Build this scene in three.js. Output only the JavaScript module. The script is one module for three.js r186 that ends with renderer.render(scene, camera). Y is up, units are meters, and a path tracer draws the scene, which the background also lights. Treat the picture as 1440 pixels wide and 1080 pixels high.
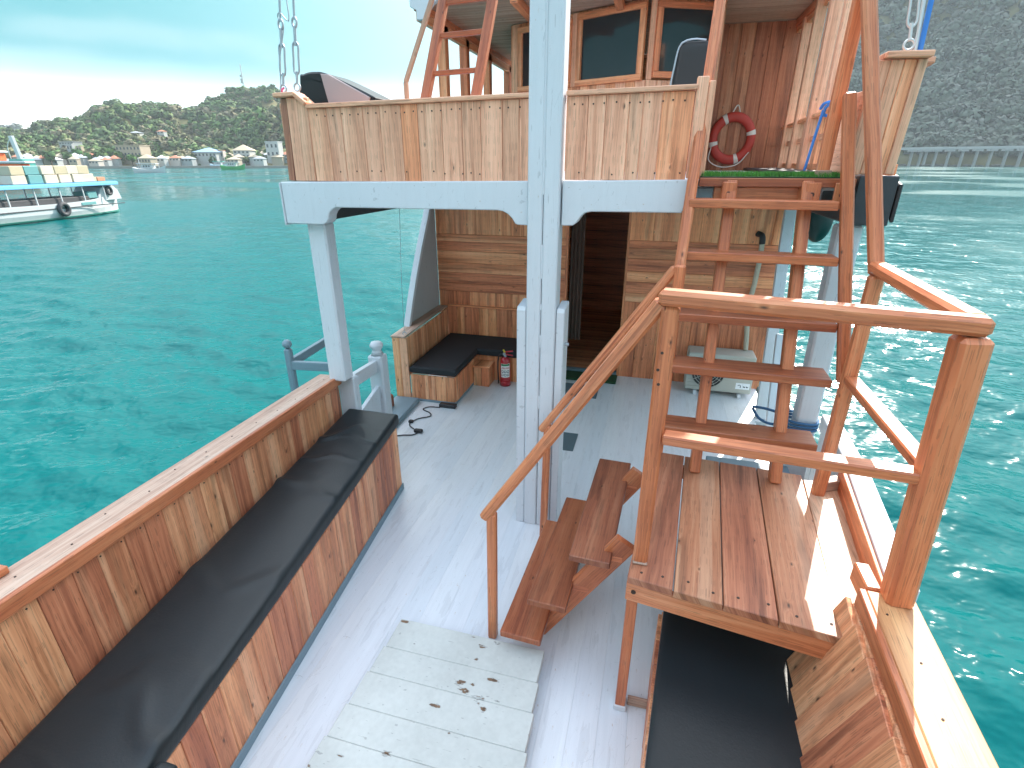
import * as THREE from 'three';
import { mergeGeometries, mergeVertices } from 'three/addons/utils/BufferGeometryUtils.js';

// ---------------------------------------------------------------- camera, sky, sun, exposure
const W = 1440, H = 1080, F = 735, EYE = 2.6, YAW = 15 * Math.PI / 180, PITCH = Math.atan(312 / 735);
const scene = new THREE.Scene();
const camera = new THREE.PerspectiveCamera(2 * Math.atan(540 / F) * 180 / Math.PI, W / H, 0.05, 6000);
camera.position.set(0, EYE, 0);
camera.lookAt(-Math.sin(YAW) * Math.cos(PITCH), EYE - Math.sin(PITCH), -Math.cos(YAW) * Math.cos(PITCH));
const renderer = new THREE.WebGLRenderer({ antialias: true });
renderer.toneMapping = THREE.LinearToneMapping;
renderer.toneMappingExposure = 4.25;
renderer.shadowMap.enabled = true;
const SUN_AZ = 17.5 * Math.PI / 180, SUN_EL = 33.5 * Math.PI / 180;       // azimuth measured from aft towards the right
const SUN = new THREE.Vector3(Math.sin(SUN_AZ) * Math.cos(SUN_EL), Math.sin(SUN_EL), -Math.cos(SUN_AZ) * Math.cos(SUN_EL));

// seeded noise
function rng(seed) { let a = seed >>> 0; return () => { a = (a + 0x6D2B79F5) | 0; let t = Math.imul(a ^ (a >>> 15), 1 | a); t = (t + Math.imul(t ^ (t >>> 7), 61 | t)) ^ t; return ((t ^ (t >>> 14)) >>> 0) / 4294967296; }; }
const hash = (x, y, s) => { let h = Math.imul(x | 0, 374761393) ^ Math.imul(y | 0, 668265263) ^ Math.imul(s | 0, 1274126177); h = Math.imul(h ^ (h >>> 13), 1274126177); return ((h ^ (h >>> 16)) >>> 0) / 4294967296; };
const mod = (a, n) => ((a % n) + n) % n;
function noise(x, y, s = 0, px = 1 << 20, py = 1 << 20) {                // value noise, may tile with integer periods
  const xi = Math.floor(x), yi = Math.floor(y), fx = x - xi, fy = y - yi, u = fx * fx * (3 - 2 * fx), v = fy * fy * (3 - 2 * fy);
  const x0 = mod(xi, px), x1 = mod(xi + 1, px), y0 = mod(yi, py), y1 = mod(yi + 1, py);
  const a = hash(x0, y0, s), b = hash(x1, y0, s), c = hash(x0, y1, s), d = hash(x1, y1, s);
  return a + (b - a) * u + (c - a) * v + (a - b - c + d) * u * v;
}
function fbm(x, y, s, oct = 4, px = 1 << 20, py = 1 << 20) { let a = 0.5, r = 0, n = 0; for (let i = 0; i < oct; i++) { r += a * noise(x, y, s + i * 17, px, py); n += a; a *= 0.5; x *= 2; y *= 2; px *= 2; py *= 2; } return r / n; }
const clamp = (x, a = 0, b = 1) => Math.min(b, Math.max(a, x));
const sstep = (a, b, x) => { const t = clamp((x - a) / (b - a)); return t * t * (3 - 2 * t); };
const lerp = (a, b, t) => a + (b - a) * t;

// the sky: pale near the horizon and round the sun, turquoise to blue higher up, thin streaked cloud
{
  const w = 1024, h = 512, data = new Float32Array(w * h * 4), d = new THREE.Vector3();
  for (let j = 0; j < h; j++) for (let i = 0; i < w; i++) {
    const el = ((j + 0.5) / h - 0.5) * Math.PI, az = ((i + 0.5) / w - 0.5) * 2 * Math.PI;
    d.set(Math.cos(az) * Math.cos(el), Math.sin(el), Math.sin(az) * Math.cos(el));
    const e = Math.max(0, d.y), s = Math.max(0, d.dot(SUN));
    const k1 = sstep(0.01, 0.14, e), k2 = sstep(0.30, 0.75, e);
    let c = [0, 1, 2].map(n => lerp(lerp([0.98, 1.0, 1.0][n], [0.0, 0.115, 0.135][n], k1), [0.34, 0.43, 0.57][n], k2));  // blue above the frame is raised to light the shaded deck
    const glow = 0.75 * Math.pow(s, 4) + 0.5 * Math.pow(s, 30);
    c = c.map((v, n) => v + glow * [0.80, 0.82, 0.80][n]);
    const px = d.x / (d.y + 0.16), pz = d.z / (d.y + 0.16), lid = sstep(0.25, 0.7, e);   // broken white cloud; unseen cover overhead added to brighten the shaded deck
    const cl = sstep(0.53 - 0.14 * lid, 0.74 - 0.10 * lid, fbm(px * 0.8 + 3.1, pz * 1.5 + 0.7, 5, 6)) * sstep(0.18, 0.40, e) * (0.75 + 0.25 * fbm(px * 6, pz * 6, 9, 3));
    c = c.map((v, n) => lerp(v, [0.80, 0.80, 0.79][n] + glow * 0.5, cl * 0.85));
    const wisp = 0.15 * sstep(0.50, 0.78, fbm(az * 5 + 7.3, el * 30 + 2.2, 29, 5)) * sstep(0.03, 0.12, e) * (1 - lid); c = c.map((v, n) => lerp(v, 0.36, wisp));
    if (d.y < 0) c = [0.25, 0.42, 0.42];
    data.set([c[0], c[1], c[2], 1], (j * w + i) * 4);
  }
  const sky = new THREE.DataTexture(data, w, h, THREE.RGBAFormat, THREE.FloatType);
  sky.mapping = THREE.EquirectangularReflectionMapping; sky.magFilter = sky.minFilter = THREE.LinearFilter; sky.wrapS = THREE.RepeatWrapping; sky.needsUpdate = true;
  scene.background = sky; scene.environment = sky;
}
const sun = new THREE.DirectionalLight(new THREE.Color(1.0, 0.94, 0.84), 2.3);
sun.position.copy(SUN).multiplyScalar(60); sun.target.position.set(0, 0, -3);
sun.castShadow = true; sun.shadow.mapSize.set(4096, 4096); sun.shadow.radius = 1;
Object.assign(sun.shadow.camera, { left: -16, right: 16, top: 16, bottom: -16, near: 1, far: 160 });
scene.add(sun, sun.target);

// ---------------------------------------------------------------- from a pixel of the photograph to a direction
const FW = new THREE.Vector3(-Math.sin(YAW) * Math.cos(PITCH), -Math.sin(PITCH), -Math.cos(YAW) * Math.cos(PITCH));
const RT = new THREE.Vector3(Math.cos(YAW), 0, -Math.sin(YAW)), UP = new THREE.Vector3().crossVectors(RT, FW);
const ray = (px, py) => FW.clone().addScaledVector(RT, (px - 720) / F).addScaledVector(UP, (540 - py) / F);
const onY = (px, py, y) => { const d = ray(px, py); return d.multiplyScalar((y - EYE) / d.y).add(camera.position); };
const atDist = (px, py, dist) => { const d = ray(px, py); return d.multiplyScalar(dist / Math.hypot(d.x, d.z)).add(camera.position); };
const SEA = -1.2;

// ---------------------------------------------------------------- scene helpers
const V = (x, y, z) => new THREE.Vector3(x, y, z);
const taken = new Map();
function numbered(n) { const k = taken.get(n) || 0; taken.set(n, k + 1); return k ? `${n}_${String(k).padStart(3, '0')}` : n; }
function thing(name, label, category, base, group) {
  const o = new THREE.Group(); o.name = numbered(name); o.position.copy(base); scene.add(o);
  o.userData = { label, category }; if (group) o.userData.group = group;
  o.userDataBase = base.clone(); return o;
}
function structure(name, base = V(0, 0, 0)) { const o = new THREE.Group(); o.name = numbered(name); o.position.copy(base); scene.add(o); o.userData = { kind: 'structure' }; o.userDataBase = base.clone(); return o; }
// adds a part whose geometry is given in world coordinates; parent is a thing or one of its parts
function part(parent, name, geo, mat) {
  const base = parent.userDataBase; geo.translate(-base.x, -base.y, -base.z);
  const m = new THREE.Mesh(geo, mat); m.name = name; m.castShadow = m.receiveShadow = true; m.userDataBase = base; parent.add(m); return m;
}
function solo(name, label, category, geo, mat, group) {                  // a thing of one mesh
  geo.computeBoundingBox(); const b = geo.boundingBox, base = V((b.min.x + b.max.x) / 2, b.min.y, (b.min.z + b.max.z) / 2);
  geo.translate(-base.x, -base.y, -base.z);
  const m = new THREE.Mesh(geo, mat); m.name = numbered(name); m.position.copy(base); m.castShadow = m.receiveShadow = true; scene.add(m);
  m.userData = { label, category }; if (group) m.userData.group = group; return m;
}
const R = rng(20240611);
const pick = list => list[Math.floor(R() * list.length)];

// a box with bevelled edges, length along x; uv in units of the wood texture (0.5 m across, 2 m along)
function chamferBox(L, Wd, T, c = 0.003, uo = R(), vo = R()) {
  const h = [L / 2, Wd / 2, T / 2]; c = Math.min(c, h[0] * 0.9, h[1] * 0.9, h[2] * 0.9);
  const P = (s, ax) => s.map((v, i) => v * (i === ax ? h[i] : h[i] - c));
  const pos = [], nor = [], uv = [];
  const poly = (pts) => {
    const a = V(...pts[0]), n = V(...pts[1]).sub(a).cross(V(...pts[2]).sub(a)).normalize(), m = pts.reduce((s, p) => s.add(V(...p)), V(0, 0, 0));
    if (n.dot(m) < 0) { pts.reverse(); n.negate(); }
    const ax = Math.abs(n.x) > 0.8 ? 0 : Math.abs(n.y) > Math.abs(n.z) ? 1 : 2;
    for (let k = 1; k < pts.length - 1; k++) for (const p of [pts[0], pts[k], pts[k + 1]]) {
      pos.push(...p); nor.push(n.x, n.y, n.z);
      uv.push((ax === 0 ? p[1] : ax === 1 ? p[2] + 0.13 : p[1]) / 0.5 + uo, (ax === 0 ? p[2] * 0.4 : p[0]) / 2 + vo);
    }
  };
  const S = [-1, 1];
  for (const s of S) { poly([[s, -1, -1], [s, 1, -1], [s, 1, 1], [s, -1, 1]].map(q => P(q, 0))); poly([[-1, s, -1], [1, s, -1], [1, s, 1], [-1, s, 1]].map(q => P(q, 1))); poly([[-1, -1, s], [1, -1, s], [1, 1, s], [-1, 1, s]].map(q => P(q, 2))); }
  for (const a of S) for (const b of S) {
    poly([P([-1, a, b], 1), P([1, a, b], 1), P([1, a, b], 2), P([-1, a, b], 2)]);
    poly([P([a, -1, b], 0), P([a, 1, b], 0), P([a, 1, b], 2), P([a, -1, b], 2)]);
    poly([P([a, b, -1], 0), P([a, b, 1], 0), P([a, b, 1], 1), P([a, b, -1], 1)]);
    for (const d of S) poly([P([a, b, d], 0), P([a, b, d], 1), P([a, b, d], 2)]);
  }
  const g = new THREE.BufferGeometry();
  g.setAttribute('position', new THREE.Float32BufferAttribute(pos, 3)); g.setAttribute('normal', new THREE.Float32BufferAttribute(nor, 3)); g.setAttribute('uv', new THREE.Float32BufferAttribute(uv, 2));
  return g;
}
// a timber from p to q: w across (along side), t the other way
function timber(p, q, w, t, side = V(0, 1, 0), c = 0.004) {
  const x = q.clone().sub(p), L = x.length(); x.normalize();
  const z = x.clone().cross(side).normalize(), y = z.clone().cross(x);
  return chamferBox(L, w, t, c).applyMatrix4(new THREE.Matrix4().makeBasis(x, y, z).setPosition(p.clone().add(q).multiplyScalar(0.5)));
}
const block = (x0, x1, y0, y1, z0, z1, c = 0.004) => {                   // axis-aligned, grain along its longest side
  const d = [x1 - x0, y1 - y0, z1 - z0].map(Math.abs), m = V((x0 + x1) / 2, (y0 + y1) / 2, (z0 + z1) / 2);
  if (d[1] >= d[0] && d[1] >= d[2]) return timber(V(m.x, m.y - d[1] / 2, m.z), V(m.x, m.y + d[1] / 2, m.z), d[0], d[2], V(1, 0, 0), c);
  if (d[0] >= d[2]) return timber(V(m.x - d[0] / 2, m.y, m.z), V(m.x + d[0] / 2, m.y, m.z), d[1], d[2], V(0, 1, 0), c);
  return timber(V(m.x, m.y, m.z + d[2] / 2), V(m.x, m.y, m.z - d[2] / 2), d[1], d[0], V(0, 1, 0), c);
};
const tube = (pts, r, seg = 24, rad = 7, closed = false) => new THREE.TubeGeometry(new THREE.CatmullRomCurve3(pts, closed), seg, r, rad, closed);
function plain(g) { if (!g.index) return g; return g.toNonIndexed(); }
const merge = list => mergeGeometries(list.map(plain).map(g => { for (const k of Object.keys(g.attributes)) if (!['position', 'normal', 'uv'].includes(k)) g.deleteAttribute(k); return g; }));
// a vertical sheet of planks along a line; yb, yt give bottom and top for t in 0..1
function plankRow(parent, p0, p1, yb, yt, widths, thick, out, mats, c = 0.0035, gap = 0.002, name = 'plank') {
  const L = p0.distanceTo(p1), dir = p1.clone().sub(p0).normalize(); let s = 0, k = 0;
  while (s < L - 0.02) {
    let w = typeof widths === 'number' ? widths * (0.8 + 0.4 * R()) : widths[k % widths.length]; if (L - s - w < 0.05) w = L - s;
    const t = (s + w / 2) / L, m = p0.clone().addScaledVector(dir, s + w / 2).addScaledVector(out, (R() - 0.5) * 0.003);
    part(parent, name, timber(V(m.x, yb(t), m.z), V(m.x, yt(t), m.z), w - gap, thick, dir, c), pick(mats));
    s += w; k++;
  }
}
const extrude = (pts, depth, bevel = 0.004) => { const s = new THREE.Shape(pts.map(p => new THREE.Vector2(p[0], p[1]))); return new THREE.ExtrudeGeometry(s, { depth: depth - 2 * bevel, bevelEnabled: bevel > 0, bevelThickness: bevel, bevelSize: bevel, bevelOffset: -bevel, bevelSegments: 1 }).translate(0, 0, bevel); };

// ---------------------------------------------------------------- procedural materials
function tex(w, h, fn, srgb = true) {
  const d = new Uint8Array(w * h * 4);
  for (let j = 0; j < h; j++) for (let i = 0; i < w; i++) { const c = fn(i / w, j / h); d.set([clamp(c[0], 0, 255), clamp(c[1], 0, 255), clamp(c[2], 0, 255), 255], (j * w + i) * 4); }
  const t = new THREE.DataTexture(d, w, h); t.wrapS = t.wrapT = THREE.RepeatWrapping; t.magFilter = THREE.LinearFilter; t.minFilter = THREE.LinearMipmapLinearFilter; t.generateMipmaps = true;
  if (srgb) t.colorSpace = THREE.SRGBColorSpace; t.needsUpdate = true; return t;
}
// sawn tropical timber: flowing rings, fine pores, pale sapwood streaks, the odd knot
function woodMap(seed, dark, mid, light, sap) {
  const r = rng(seed), knots = [...Array(7)].map(() => [r(), r(), 0.006 + 0.012 * r()]);
  return tex(512, 1024, (u, v) => {
    let wu = u + 0.05 * (fbm(u * 3, v * 4, seed, 3, 3, 4) - 0.5) + 0.02 * (noise(u * 8, v * 12, seed + 3, 8, 12) - 0.5), kn = 0;
    for (const [kx, ky, kr] of knots) { let dx = u - kx, dy = (v - ky); dx -= Math.round(dx); dy -= Math.round(dy); dy *= 1.6; const q = Math.exp(-(dx * dx + dy * dy) / (kr * kr * 4)); wu += q * 0.05 * Math.sign(dx || 1); kn = Math.max(kn, Math.exp(-(dx * dx + dy * dy) / (kr * kr * 0.5))); }
    const ring = fbm(wu * 22, v * 3, seed + 11, 3, 22, 3), fine = noise(wu * 120, v * 10, seed + 21, 120, 10), pore = noise(u * 250, v * 30, seed + 31, 250, 30), broad = fbm(wu * 5, v * 2, seed + 41, 3, 5, 2);
    let t = clamp(0.5 + 0.85 * (ring - 0.5) + 0.35 * (fine - 0.5) + 0.7 * (broad - 0.5));
    let c = t < 0.5 ? mid.map((m, n) => lerp(dark[n], m, t * 2)) : mid.map((m, n) => lerp(m, light[n], t * 2 - 1));
    const sp = sstep(0.64, 0.72, fbm(wu * 9 + 9, v * 1, seed + 51, 2, 9, 1)) * sap; c = c.map((x, n) => lerp(x, [232, 192, 158][n], sp * 0.6));
    const p = pore > 0.78 ? 0.86 : 1, k2 = 1 - 0.6 * kn, st = 1 - 0.13 * sstep(0.62, 0.8, fbm(u * 9, v * 5, seed + 61, 4, 9, 5));
    return c.map(x => x * p * k2 * st);
  });
}
const grainBump = tex(512, 512, (u, v) => { const n = 150 + 70 * (fbm(u * 60, v * 4, 77, 3, 60, 4) - 0.5) + 60 * (noise(u * 250, v * 14, 78, 250, 14) - 0.5); return [n, n, n]; }, false);
const woodA = woodMap(101, [158, 98, 70], [196, 132, 96], [220, 164, 126], 0.7);
const woodB = woodMap(202, [168, 108, 76], [206, 144, 106], [228, 176, 138], 0.5);
const woodC = woodMap(303, [142, 84, 62], [180, 114, 84], [206, 146, 112], 0.25);
const woodRed = woodMap(404, [158, 84, 52], [204, 122, 80], [222, 150, 106], 0.1);
const woodPale = woodMap(505, [176, 128, 104], [214, 172, 146], [234, 200, 174], 0.3);
const std = (o) => new THREE.MeshStandardMaterial(o), phys = (o) => new THREE.MeshPhysicalMaterial(o);
const tint = (r, g, b) => new THREE.Color().setRGB(r, g, b);
const woodMat = (map, r, g, b, rough, bump = 0.0007) => std({ map, color: tint(r, g, b), roughness: rough, bumpMap: grainBump, bumpScale: bump });
const BENCH = [[woodA, 1.32, 1.24, 1.17], [woodA, 1.19, 1.08, 1.01], [woodB, 1.23, 1.14, 1.06], [woodC, 1.38, 1.27, 1.19], [woodB, 1.32, 1.23, 1.12], [woodC, 1.26, 1.14, 1.06], [woodA, 1.25, 1.14, 1.06]].map(a => woodMat(...a, 0.5));
const WALL = [[woodA, 1.4, 1.17, 1.02], [woodC, 1.59, 1.35, 1.14], [woodB, 1.37, 1.14, 0.994], [woodC, 1.46, 1.23, 1.08], [woodA, 1.52, 1.3, 1.1]].map(a => woodMat(...a, 0.42));
const PALE = [[woodPale, 1.19, 0.988, 0.882], [woodPale, 1.08, 0.893, 0.792], [woodPale, 1.27, 1.04, 0.936], [woodPale, 1.23, 1.01, 0.882], [woodPale, 1.14, 0.921, 0.828], [woodB, 1.4, 1.23, 1.17]].map(a => woodMat(...a, 0.6));
const STAIR = [[woodRed, 1, 1, 1], [woodRed, .88, .82, .78], [woodRed, 1.08, 1.02, 1]].map(a => woodMat(...a, 0.38));
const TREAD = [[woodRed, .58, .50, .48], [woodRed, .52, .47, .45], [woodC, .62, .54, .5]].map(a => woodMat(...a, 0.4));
const PLATFORM = [[woodC, .85, .84, .84], [woodA, .78, .76, .75], [woodC, .95, .92, .9], [woodA, .84, .8, .78], [woodB, .8, .76, .74]].map(a => woodMat(...a, 0.45));
const GREYWOOD = [[woodPale, .72, .76, .80], [woodPale, .66, .69, .72]].map(a => woodMat(...a, 0.55));
const LINING = WALL;                                                      // the cabin is lined with the same timber inside and out
// brushed white paint: faint brush marks, small chips and grime
const paintMap = tex(1024, 1024, (u, v) => {
  const b = 244 - 5 * fbm(u * 40, v * 6, 811, 3, 40, 6) - 8 * fbm(u * 4, v * 4, 815, 4, 4, 4), ch = fbm(u * 48, v * 16, 821, 4, 48, 16), g = ch > 0.79 ? 0.9 : 1;
  const sc = noise(u * 160, v * 5, 831, 160, 5) > 0.965 && noise(u * 6, v * 6, 832, 6, 6) > 0.55 ? 0.93 : 1;
  return [b * g * sc, b * g * sc * 1.0, b * g * sc];
});
function stamp(t, seed, strokes, specks) {                               // scuffs as short thin strokes, grime as sprays of tiny specks
  const r = rng(seed), d = t.image.data, w = t.image.width, h = t.image.height, dot = (x, y, f) => { const o = (mod(Math.round(y), h) * w + mod(Math.round(x), w)) * 4; d[o] *= f[0]; d[o + 1] *= f[1]; d[o + 2] *= f[2]; };
  for (let k = 0; k < strokes; k++) { let x = r() * w, y = r() * h, a = r() < 0.6 ? 1.57 + (r() - .5) * .5 : r() * 3.14; const n = 8 + r() * 90, q = 0.86 + 0.1 * r(), wd = r() < 0.3 ? 2 : 1; for (let i = 0; i < n; i++) { a += (r() - .5) * 0.05; x += Math.cos(a); y += Math.sin(a); if (r() < 0.8) for (let j = 0; j < wd; j++) dot(x + j, y, [q, q, q]); } }
  for (let k = 0; k < specks; k++) { const cx = r() * w, cy = r() * h, n = 4 + r() * 40, sp = 4 + r() * 26, rust = r() < 0.35; for (let i = 0; i < n; i++) dot(cx + (r() + r() - 1) * sp, cy + (r() + r() - 1) * sp * 0.7, rust ? [.88, .78, .68] : [.86, .86, .85]); }
  t.needsUpdate = true; return t;
}
const deckMap = stamp(tex(1024, 1024, (u, v) => { const b = 246 - 8 * fbm(u * 30, v * 5, 851, 3, 30, 5) - 12 * fbm(u * 5, v * 5, 853, 5, 5, 5) - (fbm(u * 16, v * 10, 855, 4, 16, 10) > 0.68 ? 8 : 0); return [b, b, b]; }), 41, 260, 150);
stamp(paintMap, 43, 120, 110);
const WHITE = std({ map: paintMap, color: tint(.74, .77, .81), roughness: 0.45, bumpMap: grainBump, bumpScale: 0.0008 });
const DECK = ['#eceff2', '#e8edf1', '#eef1f3'].map(c => phys({ map: deckMap, color: new THREE.Color(c), roughness: 0.33, bumpMap: grainBump, bumpScale: 0.0010, clearcoat: 0.25, clearcoatRoughness: 0.2 }));
const GREYBLUE = std({ map: paintMap, color: tint(.22, .31, .36), roughness: 0.5, bumpMap: grainBump, bumpScale: 0.0008 });
const SLATE = std({ map: paintMap, color: tint(.045, .05, .058), roughness: 0.5 });
const chipAt = (u, v) => fbm(u * 9, v * 24, 921, 5, 9, 24) * 0.76 + fbm(u * 3, v * 4, 925, 3, 3, 4) * 0.24, chipQ = [...Array(4000)].map((_, i) => chipAt(hash(i, 1, 5), hash(i, 2, 5))).sort((a, b) => a - b);
const hatchMap = tex(1024, 1024, (u, v) => {
  let c = [220, 220, 214].map(x => x - 26 * fbm(u * 5, v * 5, 911, 5, 5, 5) - 10 * fbm(u * 60, v * 60, 913, 2, 60, 60));
  const chip = chipAt(u, v);
  if (chip > chipQ[3962]) c = [112, 84, 62].map(x => x * (0.8 + 0.4 * noise(u * 90, v * 90, 927, 90, 90))); else if (chip > chipQ[3935]) c = c.map(x => x * 0.84);
  const scr = noise(u * 30, v * 150, 931, 30, 150) > 0.955 ? 0.86 : 1; return c.map(x => x * scr);
});
const HATCH = std({ map: hatchMap, color: tint(.90, .92, .91), roughness: 0.5, bumpMap: hatchMap, bumpScale: 0.0012 });
const leatherBump = tex(512, 512, (u, v) => { const n = 128 + 70 * (fbm(u * 70, v * 70, 61, 3, 70, 70) - 0.5) + 60 * (fbm(u * 6, v * 6, 62, 3, 6, 6) - 0.5); return [n, n, n]; }, false);
const LEATHER = phys({ color: tint(.017, .021, .023), roughness: 0.40, specularIntensity: 0.6, bumpMap: leatherBump, bumpScale: 0.0016 });
const FABRIC = std({ color: tint(.016, .017, .02), roughness: 0.8, bumpMap: leatherBump, bumpScale: 0.002 });
const STEEL = std({ color: tint(.42, .46, .5), metalness: 0.7, roughness: 0.45 });
const BLACK = std({ color: tint(.02, .02, .022), roughness: 0.5 });
const NAIL = std({ color: tint(.05, .03, .022), roughness: 0.7 });
const GLASS_DARK = phys({ color: tint(.03, .036, .04), roughness: 0.06, metalness: 0, specularIntensity: 1 });
const ROPE = std({ color: tint(.04, .12, .24), roughness: 0.8 });
const BLUEROPE = std({ color: tint(.05, .22, .62), roughness: 0.7 });

// nail heads, many tiny ones joined
function nails(parent, pts, n, r = 0.005) {
  const q = new THREE.Quaternion().setFromUnitVectors(V(0, 1, 0), n);
  const g = merge(pts.map(p => new THREE.CylinderGeometry(r, r * 1.1, 0.002, 7).applyQuaternion(q).translate(p.x, p.y, p.z)));
  const m = part(parent, 'nail_heads', g, NAIL); m.userData.kind = 'stuff';
}
// a padded block through eight corners (x: 0..1, y: 0..1, z: 0..1), softened and creased
function pad(corner, dims, r, seg, crease) {
  const [w, h, d] = dims, g0 = new THREE.BoxGeometry(w, h, d, ...seg); g0.deleteAttribute('uv'); g0.deleteAttribute('normal');
  const g = mergeVertices(g0, 1e-4), p = g.attributes.position, uv = [], a = V(0, 0, 0), b = V(0, 0, 0);
  for (let i = 0; i < p.count; i++) {
    a.fromBufferAttribute(p, i); b.set(clamp(a.x, -w / 2 + r, w / 2 - r), clamp(a.y, -h / 2 + r, h / 2 - r), clamp(a.z, -d / 2 + r, d / 2 - r));
    const n = a.clone().sub(b), l = n.length(); if (l > 0) { n.divideScalar(l); a.copy(b).addScaledVector(n, Math.min(l, r)); }
    a.addScaledVector(n, crease ? crease(a, n) : 0); uv.push(a.x * 2, a.z * 2 + a.y);
    const u = a.x / w + 0.5, v = a.y / h + 0.5, t = a.z / d + 0.5, q = V(0, 0, 0);
    for (let k = 0; k < 8; k++) q.addScaledVector(corner[k], ((k & 1) ? u : 1 - u) * ((k & 2) ? v : 1 - v) * ((k & 4) ? t : 1 - t));
    p.setXYZ(i, q.x, q.y, q.z);
  }
  g.setAttribute('uv', new THREE.Float32BufferAttribute(uv, 2)); g.computeVertexNormals(); return g;
}

// ================================================================ the boat we stand on: deck and hull
const CX = -0.675;                                                        // its centre line
const xL = z => -2.40 + 0.0787 * (z + 3.45), xR = z => 1.05 - 0.0787 * (z + 3.45);      // inner faces of the bulwarks
const capY = z => 0.965 + 0.047 * (z + 3.45);
const halfIn = z => z > -3.45 ? 1.725 - 0.0787 * (z + 3.45) - (z > 0 ? 0.09 * z * z : 0) : 1.80 + 0.12 * Math.min(2.2, -3.45 - z);
{
  const deck = structure('main_deck');
  const w = 0.142; let k = 0;
  for (let x = CX - 2.06; x < CX + 2.05; x += w, k++) {
    const off = Math.max(Math.abs(x - CX), Math.abs(x + w - CX)); let z1 = 2.2; while (z1 > -6.6 && halfIn(z1) < off) z1 -= 0.05;
    if (z1 < -6) continue;
    part(deck, 'deck_plank', timber(V(x + w / 2, -0.02, z1), V(x + w / 2, -0.02, -6.62), w - 0.0005, 0.04, V(1, 0, 0), 0.0006), DECK[(k * 7) % 3]);
  }
  // hull: a loft of half widths from stem to stern
  const st = [[5.2, 0.05, 0.5], [4.2, 0.55, 0.4], [3, 0.98, 0.3], [1.5, 1.40, 0.1], [0, 1.66, 0], [-1.8, 1.76, 0], [-3.45, 1.89, 0], [-5, 2.05, 0], [-7, 2.14, 0], [-12, 2.12, 0], [-17, 1.7, 0.2], [-18, 1.5, .3]];
  const pos = [], uv = [], idx = [], rows = [[0.0, 1], [-0.35, 0.99], [-0.36, 1.02], [-0.43, 1.02], [-0.44, 0.985], [-1.2, 0.9], [-2, 0.7]];
  for (const [z, hw, dy] of st) for (const s of [-1, 1]) for (const [y, f] of rows) { pos.push(CX + s * hw * f, y - 0.045 + dy, z); uv.push(z / 2, y / 2); }
  const n = rows.length;
  for (let i = 0; i < st.length - 1; i++) for (let s = 0; s < 2; s++) for (let j = 0; j < n - 1; j++) { const a = (i * 2 + s) * n + j, b = a + 2 * n; idx.push(a, b, a + 1, b, b + 1, a + 1); }
  const g = new THREE.BufferGeometry(); g.setAttribute('position', new THREE.Float32BufferAttribute(pos, 3)); g.setAttribute('uv', new THREE.Float32BufferAttribute(uv, 2)); g.setIndex(idx); g.computeVertexNormals();
  const hull = thing('boat_hull', 'white painted hull of the boat under the main deck', 'hull', V(CX, SEA, -4));
  part(hull, 'hull_shell', g, WHITE);
}
// ---------------------------------------------------------------- bulwarks with capping
function bulwark(side, label, zFar, zNear) {
  const xi = side < 0 ? xL : xR, b = thing('bulwark', label, 'bulwark', V(xi(-2), 0, -2));
  const out = V(-side, 0, 0), s = side, P = (z, off = 0) => V(xi(z) + s * off, 0, z);
  plankRow(b, P(zFar, side < 0 ? 0.02 : -0.02), P(zNear, side < 0 ? 0.02 : -0.02), () => side < 0 ? 0.40 : 0.36, t => capY(lerp(zFar, zNear, t)) - 0.045, 0.125, 0.022, out, BENCH, 0.003);
  const a = P(zFar, 0.145), e = P(zNear, 0.145); a.y = 0.45; e.y = 0.5;
  part(b, 'outer_skin', timber(a, e, 1.0, 0.03, V(0, 1, 0)), WHITE);
  const c0 = P(zFar, 0.085), c1 = P(zNear, 0.085); c0.y = capY(zFar); c1.y = capY(zNear);
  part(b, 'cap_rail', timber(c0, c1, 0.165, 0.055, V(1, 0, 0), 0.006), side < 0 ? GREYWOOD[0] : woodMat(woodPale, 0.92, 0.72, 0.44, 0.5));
  const d0 = P(zFar, -0.012), d1 = P(zNear, -0.012); d0.y = capY(zFar) - 0.004; d1.y = capY(zNear) - 0.004;
  part(b, 'edge_strip', timber(d0, d1, 0.075, 0.026, V(0, 1, 0), 0.004), woodMat(woodRed, .82, .74, .7, .45));
  const pts = []; for (let z = zFar + 0.12; z < Math.min(zNear, 0); z += 0.21) { const p = P(z, 0.04 + 0.08 * R()); p.y = capY(z) + 0.0295; pts.push(p); }
  nails(b, pts, V(0, 1, 0), 0.004);
  const pt2 = []; for (let z = zFar + 0.06; z < Math.min(zNear, 0); z += 0.105) { const p = P(z, side < 0 ? 0.006 : -0.034); p.y = capY(z) - 0.075; pt2.push(p); }
  nails(b, pt2, out, 0.0035);
  return b;
}
bulwark(-1, 'plank lined bulwark with weathered cap rail behind the long black cushion', -3.46, 1.2);
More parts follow.
